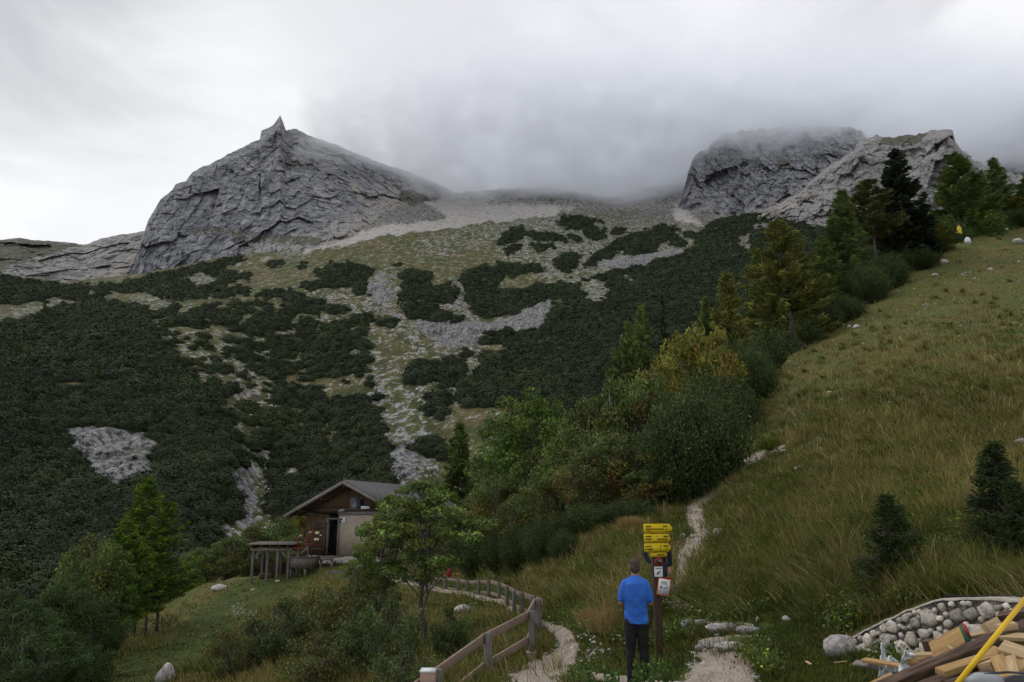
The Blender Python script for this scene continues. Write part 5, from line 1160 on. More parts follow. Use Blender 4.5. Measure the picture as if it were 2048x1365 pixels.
# ------------------------------------------------------------------ timber shelter
sb_ = at_z(548, 1157, 47.0); sz_ = lambda py: rays(548, py)[1]*47.0-sb_[2]
sh = empty('timber_shelter', sb_, -.10, 'open grey timber shelter with flat plank roof left of the hut', 'shelter')
zr = sz_(1090); b_ = MB()
for i in range(10): b_.box((.0, -.85+i*.19, zr+.04+i*.012), (2.75, .18, .05))
b_.build('roof', M['greywood'], sh)
b_ = MB(); [b_.box((-1.05+i*.52, 0, zr-.07), (.09, 1.8, .12)) for i in range(5)]; b_.build('rafter', M['darkboard'], sh)
for y in (-.7, .7):
    b_ = MB(); b_.box((0, y, zr-.26), (2.4, .13, .15)); b_.build('beam', M['greywood'], sh)
for (x, y) in ((-1.02, -.7), (-.2, -.62), (.42, -.7), (1.05, -.7), (-1.02, .7), (1.05, .7), (.1, .7)):
    b_ = MB(); b_.box((x, y, (zr-.33)/2-.25), (.13, .13, zr-.33+.5)); b_.build('post', M['postwood'], sh, .006)
for s in (-1, 1):
    b_ = MB(); b_.beam((s*1.0, -.7, zr-.75), (s*.62, -.7, zr-.34), .07, .09); b_.build('brace', M['greywood'], sh)
b_ = MB(); [b_.box((-.9+i*.19, .78, .35), (.17, .04, .95)) for i in range(10)]; b_.build('back_board', M['darkboard'], sh)
b_ = MB(); [b_.box((-.72+.42*i, .25, .05+.0*i), (.36, .5, .42)) for i in range(2)]; o = b_.build('firewood', M['darkboard'], sh)
b_ = MB(); b_.beam((1.15, -.3, zr-.9), (2.0, -.3, zr-.1), .07, .09); b_.build('strut', M['greywood'], sh)
def winch(px, py_base, py_top, d, lab, drop):
    q = at_z(px, py_base, d); H = (py_base-py_top)/F*d*1.02; root = empty('red_winch', q, -.1, lab, 'winch')
    b_ = MB(); b_.box((0, 0, 0), (.68, .10, .06)); b_.build('crossbar', M['red'], root)
    b_ = MB(); b_.tube([(-.03, 0, 0), (-.03, 0, H*.72), (.0, 0, H*.88), (.10, 0, H*.97), (.24, 0, H), (.30, 0, H*.9)], [.045, .045, .05, .055, .06, .05], 8); b_.build('arm', M['red'], root)
    b_ = MB(); b_.tube([(.12, -.08, H*.99), (.12, .08, H*.99)], .07, 10); b_.build('pulley', M['metal'], root)
    b_ = MB(); b_.box((0, .04, -drop/2-.03), (.08, .08, drop)); b_.build('mast', M['postwood'], root)
winch(596,1097,1074,46.2,'red iron winch arm on the grey mast beside the shelter roof',1.6); winch(616,1089,1067,47.3,'red iron winch arm before the timber wall of the hut',1.8)
# ------------------------------------------------------------------ signpost
PD = 12.85; pb = g1(1319, 1309); pb = np.array([rays(1319, 1309)[0]*PD, PD, rays(1319, 1309)[1]*PD]); sp = empty('signpost', pb, 0, 'brown wooden trail signpost with yellow arrow boards beside the man in blue', 'signpost')
def sl_(px, py, dd=0.0): q = at_z(px, py, PD+dd); return q-pb
ztop = sl_(1319, 1049)[2]
b_ = MB(); b_.beam((0, 0, -.2), (-.012, 0, ztop), .10, .11); b_.build('post', M['signpost'], sp, .006)
def arrow(x0, x1, tip, y0, y1, rows, fd=-.075, tilt=0.0):
    a = sl_(x0, y0, fd); c = sl_(tip, (y0+y1)/2, fd); bq = sl_(x1, y1, fd); w = c[0]-a[0]; h = a[2]-bq[2]; wb = bq[0]-a[0]; cx = a[0]
    b_ = MB(); r_ = .012
    b_.prism([(0, -h+r_), (r_, -h), (wb, -h), (w-.004, -h/2-.006), (w-.004, -h/2+.006), (wb, 0), (r_, 0), (0, -r_)], (cx, a[1], a[2]), (1, 0, tilt), (0, 0, 1), (0, 1, 0), .014)
    o = b_.build('arrow_board', M['yellow'], sp); b2 = MB()
    for (u0, u1, v, th) in rows:
        x = u0
        while x < u1-.004:
            l = rnd.uniform(.006, .018); l = min(l, u1-x); hh = th*rnd.uniform(.75, 1.2); b2.box((cx+x*1+l/2, a[1]-.003, a[2]-h*v+tilt*x), (l, .003, hh)); x += l+.0035
    b2.build('lettering', M['ink'], o); return o
arrow(1286.5,1339.5,1345,1048,1066.5,[(.04,.13,.30,.020),(.31,.37,.28,.018),(.04,.32,.58,.018),(.35,.36,.58,.02),(.05,.12,.84,.010),(.34,.42,.84,.008)], tilt=.004)
arrow(1287.5,1337,1341.5,1068,1085.5,[(.015,.025,.30,.018),(.035,.12,.30,.020),(.20,.21,.28,.02),(.31,.38,.28,.02),(.015,.025,.60,.018),(.035,.12,.60,.020),(.21,.37,.60,.018),(.07,.085,.86,.016),(.13,.38,.86,.007)], fd=-.078, tilt=-.008)
arrow(1288.5,1337.5,1342.5,1087,1105,[(.015,.025,.34,.018),(.035,.11,.34,.020),(.25,.26,.30,.02),(.30,.37,.30,.02),(.015,.03,.66,.018),(.04,.13,.66,.020),(.25,.26,.62,.02),(.33,.35,.62,.02),(.07,.09,.88,.016),(.14,.36,.88,.007)], fd=-.081, tilt=.002)
arrow(1300.5,1333,1335,1106,1115,[(.10,.22,.5,.016)], fd=-.075, tilt=.03)
q = sl_(1317.5, 1124, -.075); b_ = MB(); b_.tube([(q[0], q[1], q[2]), (q[0], q[1]+.012, q[2])], .066, 20); rp_ = b_.build('round_plate', M['red'], sp)
b_ = MB(); b_.tube([(q[0], q[1]-.004, q[2]), (q[0], q[1]+.002, q[2])], .040, 18); o = b_.build('plate_centre', M['ink'], rp_); b_ = MB(); b_.box((q[0]+.02, q[1]-.008, q[2]+.012), (.05, .003, .02), (0, .5, 0)); b_.build('plate_mark', M['metal'], rp_)
q = sl_(1317, 1144, -.075); b_ = MB(); b_.box(q, (.125, .012, .15)); pn = b_.build('notice_plate', M['white'], sp, .003)
b_ = MB(); [b_.box(q+np.array([-.045+i*.012, -.008, .053]), (.009, .003, .014)) for i in range(8)]; b_.box(q+np.array([.005, -.008, -.01]), (.06, .003, .018), (0, -.6, 0)).box(q+np.array([-.015, -.008, -.03]), (.03, .003, .016)); b_.build('lettering', M['ink'], pn)
q = sl_(1327.5, 1174.5, -.09); rt = (0, R(10), 0); b_ = MB(); b_.box(q, (.195, .014, .255), rt); fb = b_.build('framed_board', M['orange'], sp, .003)
b_ = MB(); b_.box(q+np.array([0, -.0095, 0.003]), (.168, .006, .225), rt); fp_ = b_.build('panel', M['white'], fb)
b_ = MB()
for (dx, dz, w_, h_) in [(-.045, .0, .03, .02), (-.04, .012, .012, .02), (.0, -.012, .03, .01), (.025, -.018, .02, .01), (.05, .0, .025, .012)]: b_.box(q+np.array([dx, -.0145, dz]), (w_, .003, h_), rt)
for i in range(4): b_.box(q+np.array([.0, -.0145, .085-.014*i]), (.10, .003, .004), rt)
b_.build('lettering', M['ink'], fp_)
b_ = MB(); q2 = sl_(1332, 1157, .02); b_.box(q2+np.array([.04, 0, 0]), (.12, .02, .03)); b_.build('bracket', M['red'], sp)
# ------------------------------------------------------------------ stone wall
wp = np.array([1708, 1760, 1850, 1950, 2048, 2150, 2250.]); wb = np.array([1304, 1322, 1347, 1372, 1398, 1420, 1440.]); wd = np.array([9.75, 9.3, 8.65, 8.05, 7.6, 7.2, 6.9])
tp = np.array([[1708,1276],[1730,1264],[1760,1250],[1800,1231],[1840,1214],[1870,1203],[1890,1199.5],[1930,1199],[2000,1201],[2048,1204],[2150,1208],[2250,1214]], float)
pxs = np.linspace(1708, 2250, 90); dW = np.interp(pxs, wp, wd); bW = at(pxs, np.interp(pxs, wp, wb)+14, dW); tW = at(pxs, np.interp(pxs, tp[:, 0], tp[:, 1]), dW)
tW[:, :2] = bW[:, :2]*0+tW[:, :2]; bW[:, 0] = tW[:, 0]; bW[:, 1] = tW[:, 1]
nrmW = np.gradient(tW[:, :2], axis=0); nrmW = np.stack([-nrmW[:, 1], nrmW[:, 0], nrmW[:, 0]*0], -1); nrmW /= np.linalg.norm(nrmW, axis=1)[:, None]; nrmW *= np.sign(nrmW[:, 1:2])
sw_ = empty('stone_wall', bW[0], 0, 'low rubble stone wall with pale mortar edge behind the timber pile', 'wall'); O = bW[0]
nv = 20; t = np.linspace(0, 1, nv)[:, None, None]; FV = bW[None]*(1-t)+tW[None]*t
FV = FV+(-nrmW[None])*(fbm(FV*6, 4)*.03)[..., None]; BK = tW[None]+nrmW[None]*.32; BK2 = bW[None]+nrmW[None]*.32
V = np.concatenate([FV, BK, BK2], 0)-O
m, t_, b = newmat('rubble_mortar'); n1 = noise(t_, 9, 6, .7); n2 = noise(t_, 38, 4, .7); c = mix(t_, rng_(t_, n1, .38, .62), (.09, .082, .07), (.27, .245, .215)); c = mix(t_, rng_(t_, n2, .35, .5, .8, 0), c, (.03, .028, .022)); t_.links.new(c, b.inputs['Base Color']); bump(t_, b, n2, .03); M['mortar'] = m
mesh('mortar_core', V.reshape(-1, 3), grid_faces(90, nv+2), M['mortar'], sw_, smooth_=False)
# coping strip
cv = np.stack([tW-nrmW*.018+[0, 0, .006], tW-nrmW*.018+[0, 0, .026], tW+nrmW*.30+[0, 0, .030], tW+nrmW*.30+[0, 0, .006]], 0)-O
cv[..., 2] += fbm(tW*4.0, 4, .6)*.022-.012; cv[:2, :, 1] += fbm(tW*5.0+9, 3)*.02
M['coping'] = simple('pale_coping', (.46, .42, .37), (.30, .27, .23), 12, .95, .01, 6)
mesh('coping', cv.reshape(-1, 3), grid_faces(90, 4), M['coping'], sw_)
# stones set in the face
sL = np.concatenate([[0], np.cumsum(np.linalg.norm(np.diff(tW, axis=0), axis=1))]); rs = np.random.default_rng(12); placed = []; vs_, fs_, cs_ = [], [], []
k = 0
for it in range(6000):
    s = rs.uniform(.03, sL[-1]); hmax = np.interp(s, sL, tW[:, 2]-bW[:, 2]); r = rs.choice([.092, .078, .062, .046, .032], p=[.36, .28, .18, .12, .06]) if it < 3500 else .03; h = rs.uniform(.02, hmax-r*.75)
    if h < 0 or h > hmax-r*1.15: continue
    if any((s-a)**2+((h-b_2)*1.15)**2 < (r+c_)**2*1.08 for a, b_2, c_ in placed): continue
    placed.append((s, h, r)); pos = np.array([np.interp(s, sL, tW[:, j]) for j in range(3)]); z0 = np.interp(s, sL, bW[:, 2]); nn = np.array([np.interp(s, sL, nrmW[:, j]) for j in range(3)]); tt = np.array([nn[1], -nn[0], 0])
    ns_ = rs.integers(5, 9); a_ = (np.arange(ns_)+rs.uniform(-.32, .32, ns_))*2*np.pi/ns_; rr_ = rs.uniform(.80, 1.18, ns_); q_ = []
    for (sc2_, yy_) in ((1.0, -.15), (1.0, .45), (.80, .95), (.42, 1.12)): q_.append(np.stack([np.cos(a_)*rr_*sc2_, yy_+rs.normal(size=ns_)*.10, np.sin(a_)*rr_*sc2_], -1))
    v = np.concatenate(q_+[np.array([[0, 1.15, 0]])]); f4_ = [(r0*ns_+j0, r0*ns_+(j0+1) % ns_, (r0+1)*ns_+(j0+1) % ns_, (r0+1)*ns_+j0) for r0 in range(3) for j0 in range(ns_)]
    f = np.array([t3 for q4 in f4_ for t3 in ((q4[0], q4[1], q4[2]), (q4[0], q4[2], q4[3]))]+[(3*ns_+j0, 3*ns_+(j0+1) % ns_, 4*ns_) for j0 in range(ns_)])
    v[:, 1] *= -1; a = rs.uniform(0, 6.28); sx2, sz2 = r*rs.uniform(1.05, 1.35), r*rs.uniform(.85, 1.05); x, y, z = v[:, 0], v[:, 1], v[:, 2]
    w_ = pos[None]*np.array([1, 1, 0])+np.array([0, 0, z0+h])+tt*(x*sx2)[:, None]+np.array([0, 0, 1])*(z*sz2)[:, None]+nn*(y*(.022+r*.16))[:, None]-nn*.022
    vs_.append(w_-O); fs_.append(f+k); k += len(v)
    cb = np.array([.54, .49, .44])*np.exp(rs.normal()*.22)*np.array([1+rs.normal()*.03, 1, 1-rs.uniform(0, .06)]); cs_.append(np.tile(cb, (len(v), 1)))
m, t_, b = newmat('wall_stone'); n1 = noise(t_, 10, 6, .7); n2 = noise(t_, 45, 3, .7); c = mix(t_, rng_(t_, n1, .36, .50, .8, 0), attr(t_, 'Col'), (.17, .16, .15)); c = mix(t_, rng_(t_, n2, .33, .45, .5, 0), c, (.05, .048, .042)); t_.links.new(c, b.inputs['Base Color']); bump(t_, b, n1, .03); M['wstone'] = m
mesh('stonework', np.concatenate(vs_), np.concatenate(fs_), M['wstone'], sw_, col=np.concatenate(cs_)); print('wall stones', len(placed))
# ------------------------------------------------------------------ timber pile
def plank(a, c, w, h, mat, label, roll=0.0, cat='plank', name='plank', bev=.003):
    A = at_z(*a); C_ = at_z(*c); mid = (A+C_)/2; b_ = MB(); L = float(np.linalg.norm(C_-A)); b_.box((0, 0, 0), (L, w, h)); o = b_.build(name, M[mat], None, bev)
    o.location = tuple(mid); q = Vector(C_-A).to_track_quat('X', 'Z')@Euler((roll, 0, 0)).to_quaternion(); o.rotation_mode = 'XYZ'; o.rotation_euler = q.to_euler(); return tag(o, label, cat)
plank((1752,1382,6.0),(2075,1243,6.5),.085,.075,'darkbeam','thick old dark beam lying on top of the timber pile', .35,'beam','timber_beam',.008)
plank((1815,1390,5.8),(1992,1322,6.1),.08,.075,'darkbeam','second old dark beam in front of the topmost one', .3,'beam','timber_beam',.008)
plank((1700,1403,6.3),(1795,1357,6.6),.13,.035,'tanplank','tan plank end sticking out under the dark beam at the left', .3)
plank((1813,1312,7.5),(1905,1311,7.0),.10,.04,'paleplank','pale flat plank sticking out left above the white scraps', .2)
plank((1820,1322,7.4),(1900,1318,7.1),.12,.05,'tanplank','brownish board just under the pale flat plank', .1)
pk = plank((1866,1305,7.1),(1934,1268,6.9),.17,.045,'tanplank','wide tan board with red and green painted end', .9)
b_ = MB(); L = pk.dimensions[0]; b_.box((float(pk.data.vertices[4].co.x)-.012, 0.0, 0), (.03, .174, .052)); e_ = b_.build('painted_end', simple('green_paint', (.03, .14, .08), (.02, .09, .05)), pk)
b_ = MB(); b_.box((float(pk.data.vertices[4].co.x)+.006, .03, .003), (.012, .118, .056)); b_.build('painted_stripe', M['red'], pk)
plank((1850,1291,7.6),(1880,1290,7.5),.10,.09,'darkbeam','short brown block against the wall behind the tan board', .2,'block','timber_block')
plank((1886,1284,7.3),(1990,1262,6.9),.09,.03,'paleplank','pale thin board behind the top dark beam', .4)
plank((1975,1263,6.6),(2000,1250,6.7),.12,.05,'paleplank','short pale offcut standing on the beam', 1.0)
plank((1996,1260,6.4),(2032,1254,6.4),.06,.075,'paleplank','chunky pale offcut right of the standing one on the beam', .1,'block','timber_block')
plank((1984,1272,6.4),(2090,1277,6.2),.14,.03,'paleplank','pale flat plank pointing right under the chunky offcut', .15)
plank((1988,1290,6.5),(2090,1280,6.3),.13,.03,'tanplank','thin tan board below the pale flat plank', .1)
plank((2002,1294,6.0),(2085,1322,5.8),.12,.045,'paleplank','pale board sloping down to the right picture edge', .5)
plank((1975,1308,6.1),(2075,1348,5.7),.15,.04,'tanplank','wide tan board sloping down right under the pale one', .6)
plank((1975,1340,5.9),(2002,1335,5.8),.16,.11,'paleplank','short pale block in front of the pile', .2,'block','timber_block')
plank((1996,1318,5.8),(2019,1368,5.4),.09,.05,'tanplank','narrow tan board pointing down beside the short block', .4)
plank((2023,1318,5.7),(2034,1375,5.3),.06,.05,'paleplank','narrow pale batten pointing down near the right edge', .3)
plank((2036,1330,5.9),(2075,1390,5.2),.12,.05,'tanplank','tan board cut off by the lower right corner', .6)
plank((1880,1345,5.8),(1985,1312,6.0),.08,.04,'tanplank','tan batten between the two dark beams', .2)
plank((1900,1372,5.6),(1990,1350,5.7),.10,.04,'darkbeam','dark board low in the shadow of the pile', .2)
plank((1960,1300,6.9),(2085,1296,6.6),.20,.05,'darkbeam','dark wide board buried inside the pile', .0)
plank((1930,1325,6.5),(2085,1330,6.2),.25,.08,'darkbeam','lowest dark board under the pile', .0)
plank((1850,1330,7.0),(2060,1345,6.5),.30,.10,'darkbeam','dark sleeper on the ground under the pile', .0)
plank((1896,1293,6.75),(1912,1303,6.6),.02,.02,'paleplank','thin pale stick leaning on the dark beam', .2,'stick','stick')
plank((1709,1326,8.3),(1768,1334,7.9),.08,.022,'greywood','pale grey board lying in the grass at the foot of the wall', .5)
plank((1728,1320,8.1),(1832,1338,7.3),.06,.03,'tanplank','long brown batten lying from the grass to the pile', .3)
plank((1668,1326,8.9),(1694,1323,8.9),.02,.012,'tanplank','small brown stick alone in the lawn below the boulder', 0,'stick','stick')
plank((1612,1323,9.0),(1622,1329,8.9),.03,.012,'paleplank','tiny pale splinter lying in the lawn left of the boulder', 0,'stick','stick')
plank((2000,1237,6.9),(2085,1225,6.7),.10,.08,'darkbeam','dark beam end at the right edge above the offcuts', .3,'beam','timber_beam')
plank((1895,1196,8.9),(2120,1197,8.1),.10,.05,'black','long black beam lying behind the top of the stone wall', 0,'beam','timber_beam')
def crumple(px, py, d, s, label, seed):
    rs = np.random.default_rng(seed); n = 14; u, v = np.meshgrid(np.linspace(-1, 1, n), np.linspace(-1, 1, n)); q = np.stack([u, v, u*0], -1)
    z = fbm(q*1.5+seed*3, 4, .7)*1.1; P = np.stack([u*s[0]+z*.03, z*s[1], v*s[2]+np.abs(z)*.04*(1-v)], -1)
    P[..., 0] *= (1.15-v)*.55; o = mesh('torn_sheet', P.reshape(-1, 3), grid_faces(n, n), M['white']); m_ = o.modifiers.new('s', 'SOLIDIFY'); m_.thickness = .004
    o.location = tuple(at_z(px, py, d)); o.rotation_euler = (0, rs.uniform(-.4, .4), rs.uniform(-.3, .3)); tag(o, label, 'plastic sheet')
crumple(1768,1322,7.9,(.07,.05,.16),'pointed torn white plastic sheet standing in the grass by the wall',1); crumple(1784,1328,7.8,(.10,.06,.07),'crumpled white plastic scrap right of the pointed one',2)
crumple(1820,1322,7.35,(.13,.08,.09),'white and grey torn plastic sheet under the pale flat plank',3); crumple(1797,1340,7.7,(.10,.05,.035),'flat grey plastic scrap lying in the grass',4)
A = at_z(1895, 1392, 4.6); C_ = at_z(2075, 1168, 5.0); b_ = MB(); b_.tube([(0, 0, 0), tuple(C_-A)], .0145, 12); o = b_.build('yellow_pole', M['ypole']); o.location = tuple(A); tag(o, 'long yellow pole leaning across the timber pile', 'pole')
# power tool at the bottom edge
q = at_z(2012, 1368, 4.3); pt = empty('power_tool', q, .1, 'black power tool with grey motor at the bottom right corner', 'tool')
M['blackpl'] = simple('black_plastic', (.02, .022, .028), (.03, .03, .036), 8, .45, 0, 3, None, .5)
b_ = MB(); b_.tube([(-.20, 0, 0), (-.15, 0, .014), (-.06, 0, .014), (-.03, 0, .005)], [.03, .042, .042, .03], 14); b_.build('motor_housing', M['metal'], pt)
b_ = MB(); b_.tube([(-.03, 0, .0), (.05, 0, .012), (.16, 0, .014), (.22, 0, .01)], [.024, .03, .028, .02], 12); b_.build('handle', M['blackpl'], pt)
b_ = MB(); b_.tube([(-.045, 0, .002), (-.02, 0, .004)], [.026, .026], 12); b_.build('collar', M['red'], pt)
b_ = MB(); b_.tube([(-.12, -.01, .05), (0, -.02, .058), (.15, -.02, .048)], .006, 8); b_.build('cable', M['blackpl'], pt)
# ================================================================== PEOPLE
def solid(name, prims, voxel, mat, parent=None, smooth_it=6, disp=None, seed=0):
    """one continuous skin grown over tapered limbs: prims = ('t', pts, radii[, squash]) or ('e', centre, radii[, rot])"""
    b_ = MB(); sp_v, sp_f = icos(4) if True else None
    for p in prims:
        if p[0] == 'e':
            v = ICO3[0]*np.array(p[2]); 
            if len(p) > 3: v = v@np.array(Euler(p[3]).to_matrix()).T
            b_.add(v+np.array(p[1]), ICO3[1].tolist())
        else:
            pts, rad = p[1], p[2]; k = 18; n0 = b_.n; b_.tube(pts, rad, k)
            if len(p) > 3:     # squash front-back about the local axis
                vv = b_.v[-1]; cy = np.repeat(np.array([q[1] for q in pts]), k)
                vv[:, 1] = cy+(vv[:, 1]-cy)*p[3]
            for e, rr in (() if len(p) > 4 else ((pts[0], rad[0]), (pts[-1], rad[-1]))):
                b_.add(ICO3[0]*np.array([rr, rr*(p[3] if len(p) > 3 else 1), rr*.8])*.98+np.array(e), ICO3[1].tolist())
    tmp = b_.build('tmp', None); r = tmp.modifiers.new('r', 'REMESH'); r.mode = 'VOXEL'; r.voxel_size = voxel; r.use_smooth_shade = True
    s = tmp.modifiers.new('s', 'SMOOTH'); s.iterations = smooth_it; s.factor = .5
    dg = bpy.context.evaluated_depsgraph_get(); dg.update(); me = bpy.data.meshes.new_from_object(tmp.evaluated_get(dg)); bpy.data.objects.remove(tmp)
    me.name = name; o = bpy.data.objects.new(name, me); COL.objects.link(o); me.materials.clear(); me.materials.append(M[mat])
    if disp:
        n = len(me.vertices); co = np.empty(n*3, np.float32); me.vertices.foreach_get('co', co); co = co.reshape(-1, 3); no = np.empty(n*3, np.float32); me.vertices.foreach_get('normal', no); no = no.reshape(-1, 3)
        co2 = co+no*disp(co)[:, None]; me.vertices.foreach_set('co', co2.astype(np.float32).ravel()); me.update()
    if parent: o.parent = parent
    return o
M['skin'] = simple('skin', (.42, .22, .15), (.36, .18, .12), 12, .6)
M['blueshirt'] = simple('blue_shirt_cloth', (.035, .15, .56), (.028, .12, .48), 5, .8)
M['blackcloth'] = simple('black_trouser_cloth', (.012, .012, .014), (.018, .018, .02), 8, .85)
M['navy'] = simple('navy_cloth', (.012, .014, .028), (.018, .02, .036), 8, .85)
M['jeans'] = simple('navy_trouser_cloth', (.028, .034, .062), (.02, .024, .045), 8, .85)
M['yellowtop'] = simple('yellow_shirt_cloth', (.75, .58, .02), (.6, .46, .02), 6, .8)
M['hair'] = simple('short_grey_brown_hair', (.085, .062, .052), (.045, .033, .028), 30, .8, .004)
def hand(wr, tip, side, s=1.0, curl=.35, n=(0, 1, 0)):
    """palm, four bent fingers and a thumb from wrist point towards tip direction; n: palm normal"""
    w = np.array(wr, float); d = np.array(tip, float)-w; d /= np.linalg.norm(d); n = np.array(n, float); n -= d*(n@d); n /= np.linalg.norm(n); l = np.cross(d, n)*side; P = []
    P.append(('t', [tuple(w), tuple(w+d*.045*s), tuple(w+d*.085*s)], [.024*s, .034*s, .036*s])); 
    for i, (o_, L) in enumerate([(-.030, .072), (-.010, .082), (.011, .076), (.031, .060)]):
        a = w+d*.08*s+l*o_*s; m1 = a+d*L*.45*s+n*curl*.012*s; m2 = m1+(d*(1-curl*.6)+n*curl)*L*.30*s; e = m2+(d*(1-curl)+n*curl*1.3)*L*.26*s
        P.append(('t', [tuple(a), tuple(m1), tuple(m2), tuple(e)], [.0105*s, .0098*s, .009*s, .0075*s]))
    a = w+d*.03*s-l*.028*s; P.append(('t', [tuple(a), tuple(a+d*.035*s-l*.020*s+n*.01), tuple(a+d*.065*s-l*.022*s+n*.018)], [.015*s, .012*s, .009*s])); return P
def headprims(c, fwd=1, turn=0.0):
    """c: centre of the skull; fwd: +1 faces +Y, -1 faces -Y"""
    x, y, z = c; f = fwd
    P = [('e', (x, y, z+.018), (.077, .096, .098)), ('e', (x, y+f*.028, z-.045), (.060, .066, .072)), ('e', (x, y+f*.045, z-.085), (.040, .040, .030)),
         ('e', (x, y+f*.100, z-.022), (.013, .018, .022)), ('e', (x, y+f*.094, z-.004), (.009, .012, .020)), ('e', (x, y+f*.082, z+.022), (.050, .014, .010)), ('e', (x, y+f*.092, z-.062), (.024, .010, .006)), ('e', (x, y+f*.090, z-.073), (.021, .010, .006)),
         ('t', [(x, y-f*.012, z-.18), (x, y-f*.008, z-.07)], [.060, .056])]
    for s in (-1, 1): P.append(('e', (x+s*.079, y-f*.006, z-.012), (.012, .020, .034))); P.append(('e', (x+s*.040, y+f*.066, z-.030), (.022, .018, .018)))
    return P
# ---- the man in blue, seen from behind, arms folded in front
def folds(co):
    z = co[:, 2]; x = co[:, 0]; y = co[:, 1]
    q = np.stack([x*5+z*2.2, y*3, z*9-np.abs(x)*6], -1); return fbm(q, 3)*.015*(.5+smooth(1.35-z, 0, .5))+fbm(q*2.3+4, 2)*.003
def place_person(root, px, py, d, h, build_h, rz=0.0):
    p = at_z(px, py, d); root.location = tuple(p); root.scale = (h/build_h,)*3; root.rotation_euler = (0, 0, rz)
P = headprims((.005, .03, 1.645), 1)
for s in (-1, 1):
    P += [('t', [(s*.145, .0, 1.42), (s*.205, .0, 1.25), (s*.228, .02, 1.13)], [.054, .048, .042]), ('t', [(s*.228, .02, 1.13), (s*.20, .13, 1.12), (s*.06, .235, 1.16)], [.042, .038, .028]),
          ('t', [(s*.095, .0, .90), (s*.10, .015, .50), (s*.105, -.01, .10)], [.085, .055, .042]), ('t', [(s*.105, -.02, .06), (s*.12, .13, .04)], [.04, .035])]
P += hand((-.06, .235, 1.16), (.12, .24, 1.18), 1, 1, .5, (0, -1, 0)); P += hand((.06, .235, 1.14), (-.12, .26, 1.20), -1, 1, .5, (0, -1, 0))
P += [('t', [(0, 0, .92), (0, .0, 1.05), (0, -.005, 1.28), (0, .0, 1.40), (0, 0, 1.47)], [.16, .15, .17, .14, .06], .58, 0)]
man = solid('person', P, .0075, 'skin', None, 3); tag(man, 'man in bright blue t-shirt and black trousers seen from behind with folded arms', 'person')
S = [('t', [(0, .0, .845), (0, .0, .90), (0, .0, 1.06), (0, -.008, 1.26), (0, .0, 1.39), (0, .005, 1.46), (0, .01, 1.515)], [.192, .190, .178, .196, .188, .130, .068], .70, 0)]
for s in (-1, 1): S += [('t', [(s*.08, .0, 1.43), (s*.150, .0, 1.405), (s*.195, .0, 1.31), (s*.222, .01, 1.175)], [.060, .068, .066, .062])]
solid('t_shirt', S, .0085, 'blueshirt', man, 5, folds)
S = []
for s in (-1, 1): S += [('t', [(s*.085, .0, .90), (s*.092, .0, .80), (s*.10, .012, .50), (s*.108, -.005, .28), (s*.112, -.012, .055)], [.102, .104, .076, .066, .058])]
S += [('e', (0, -.004, .875), (.160, .095, .09))]
solid('trousers', S, .009, 'blackcloth', man, 5, lambda co: fbm(np.stack([co[:, 0]*7, co[:, 1]*7, co[:, 2]*15], -1), 3)*.010)
S = []
for s in (-1, 1): S += [('t', [(s*.112, -.06, .045), (s*.118, .04, .045), (s*.125, .15, .035)], [.045, .050, .040])]
solid('shoe', S[:1], .009, 'blackcloth', man, 3); solid('shoe', S[1:], .009, 'blackcloth', man, 3)
solid('hair', [('e', (.005, .015, 1.672), (.083, .098, .094)), ('e', (.005, -.018, 1.625), (.078, .068, .085)), ('e', (.005, -.02, 1.575), (.058, .050, .035))], .008, 'hair', man, 3, lambda co: fbm(co*60, 2)*.003)
place_person(man, 1277, 1373, 11.6, 1.775, 1.765, R(-4))
man.location.z = float(zg(man.location.x, man.location.y)-.005); hz = rays(1277, 1116)[1]*11.6; sc1 = (hz-man.location.z)/1.765; man.scale = (sc1*.93, sc1, sc1)
# ---- the man in dark clothes behind the signpost, facing the camera
P = headprims((-.01, -.02, 1.645), -1)
P += [('t', [(.165, .0, 1.43), (.225, .015, 1.22), (.235, .0, 1.12)], [.056, .046, .040]), ('t', [(.235, .0, 1.12), (.235, -.03, .98), (.225, -.06, .865)], [.040, .034, .025])]
P += hand((.225, -.06, .865), (.205, -.085, .70), -1, 1.08, .45, (-.4, -.6, 0))
P += [('t', [(-.165, .0, 1.43), (-.26, .03, 1.24), (-.30, .03, 1.13)], [.056, .046, .040]), ('t', [(-.30, .03, 1.13), (-.25, -.03, 1.02), (-.19, -.09, .94)], [.040, .034, .026])]
P += hand((-.19, -.09, .94), (-.10, -.13, .90), 1, 1, .5, (.2, .6, -.2))
for s in (-1, 1): P += [('t', [(s*.095, .0, .90), (s*.085, -.015, .50), (s*.075, .01, .10)], [.085, .055, .042]), ('t', [(s*.075, .02, .06), (s*.085, -.13, .04)], [.04, .035])]
P += [('t', [(0, 0, .92), (0, .0, 1.05), (0, 0, 1.28), (0, .0, 1.44)], [.15, .145, .17, .14], .62)]
dm = solid('person', P, .0075, 'skin', None, 3); tag(dm, 'man in dark navy pullover facing the camera, mostly hidden behind the yellow signs', 'person')
S = [('t', [(0, .0, .93), (0, .0, 1.06), (0, 0, 1.28), (0, .0, 1.40), (0, .0, 1.475)], [.172, .168, .190, .18, .075], .66, 0)]
S += [('t', [(.10, .0, 1.425), (.175, .0, 1.41), (.228, .015, 1.22), (.240, .0, 1.12), (.240, -.03, .98), (.228, -.058, .885)], [.070, .074, .062, .056, .050, .042])]
S += [('t', [(-.10, .0, 1.425), (-.175, .0, 1.41), (-.262, .03, 1.24), (-.302, .03, 1.13), (-.25, -.03, 1.02), (-.20, -.085, .95)], [.070, .074, .062, .056, .050, .040])]
solid('pullover', S, .009, 'navy', dm, 4, folds)
S = [('e', (0, .0, .87), (.16, .112, .10))]
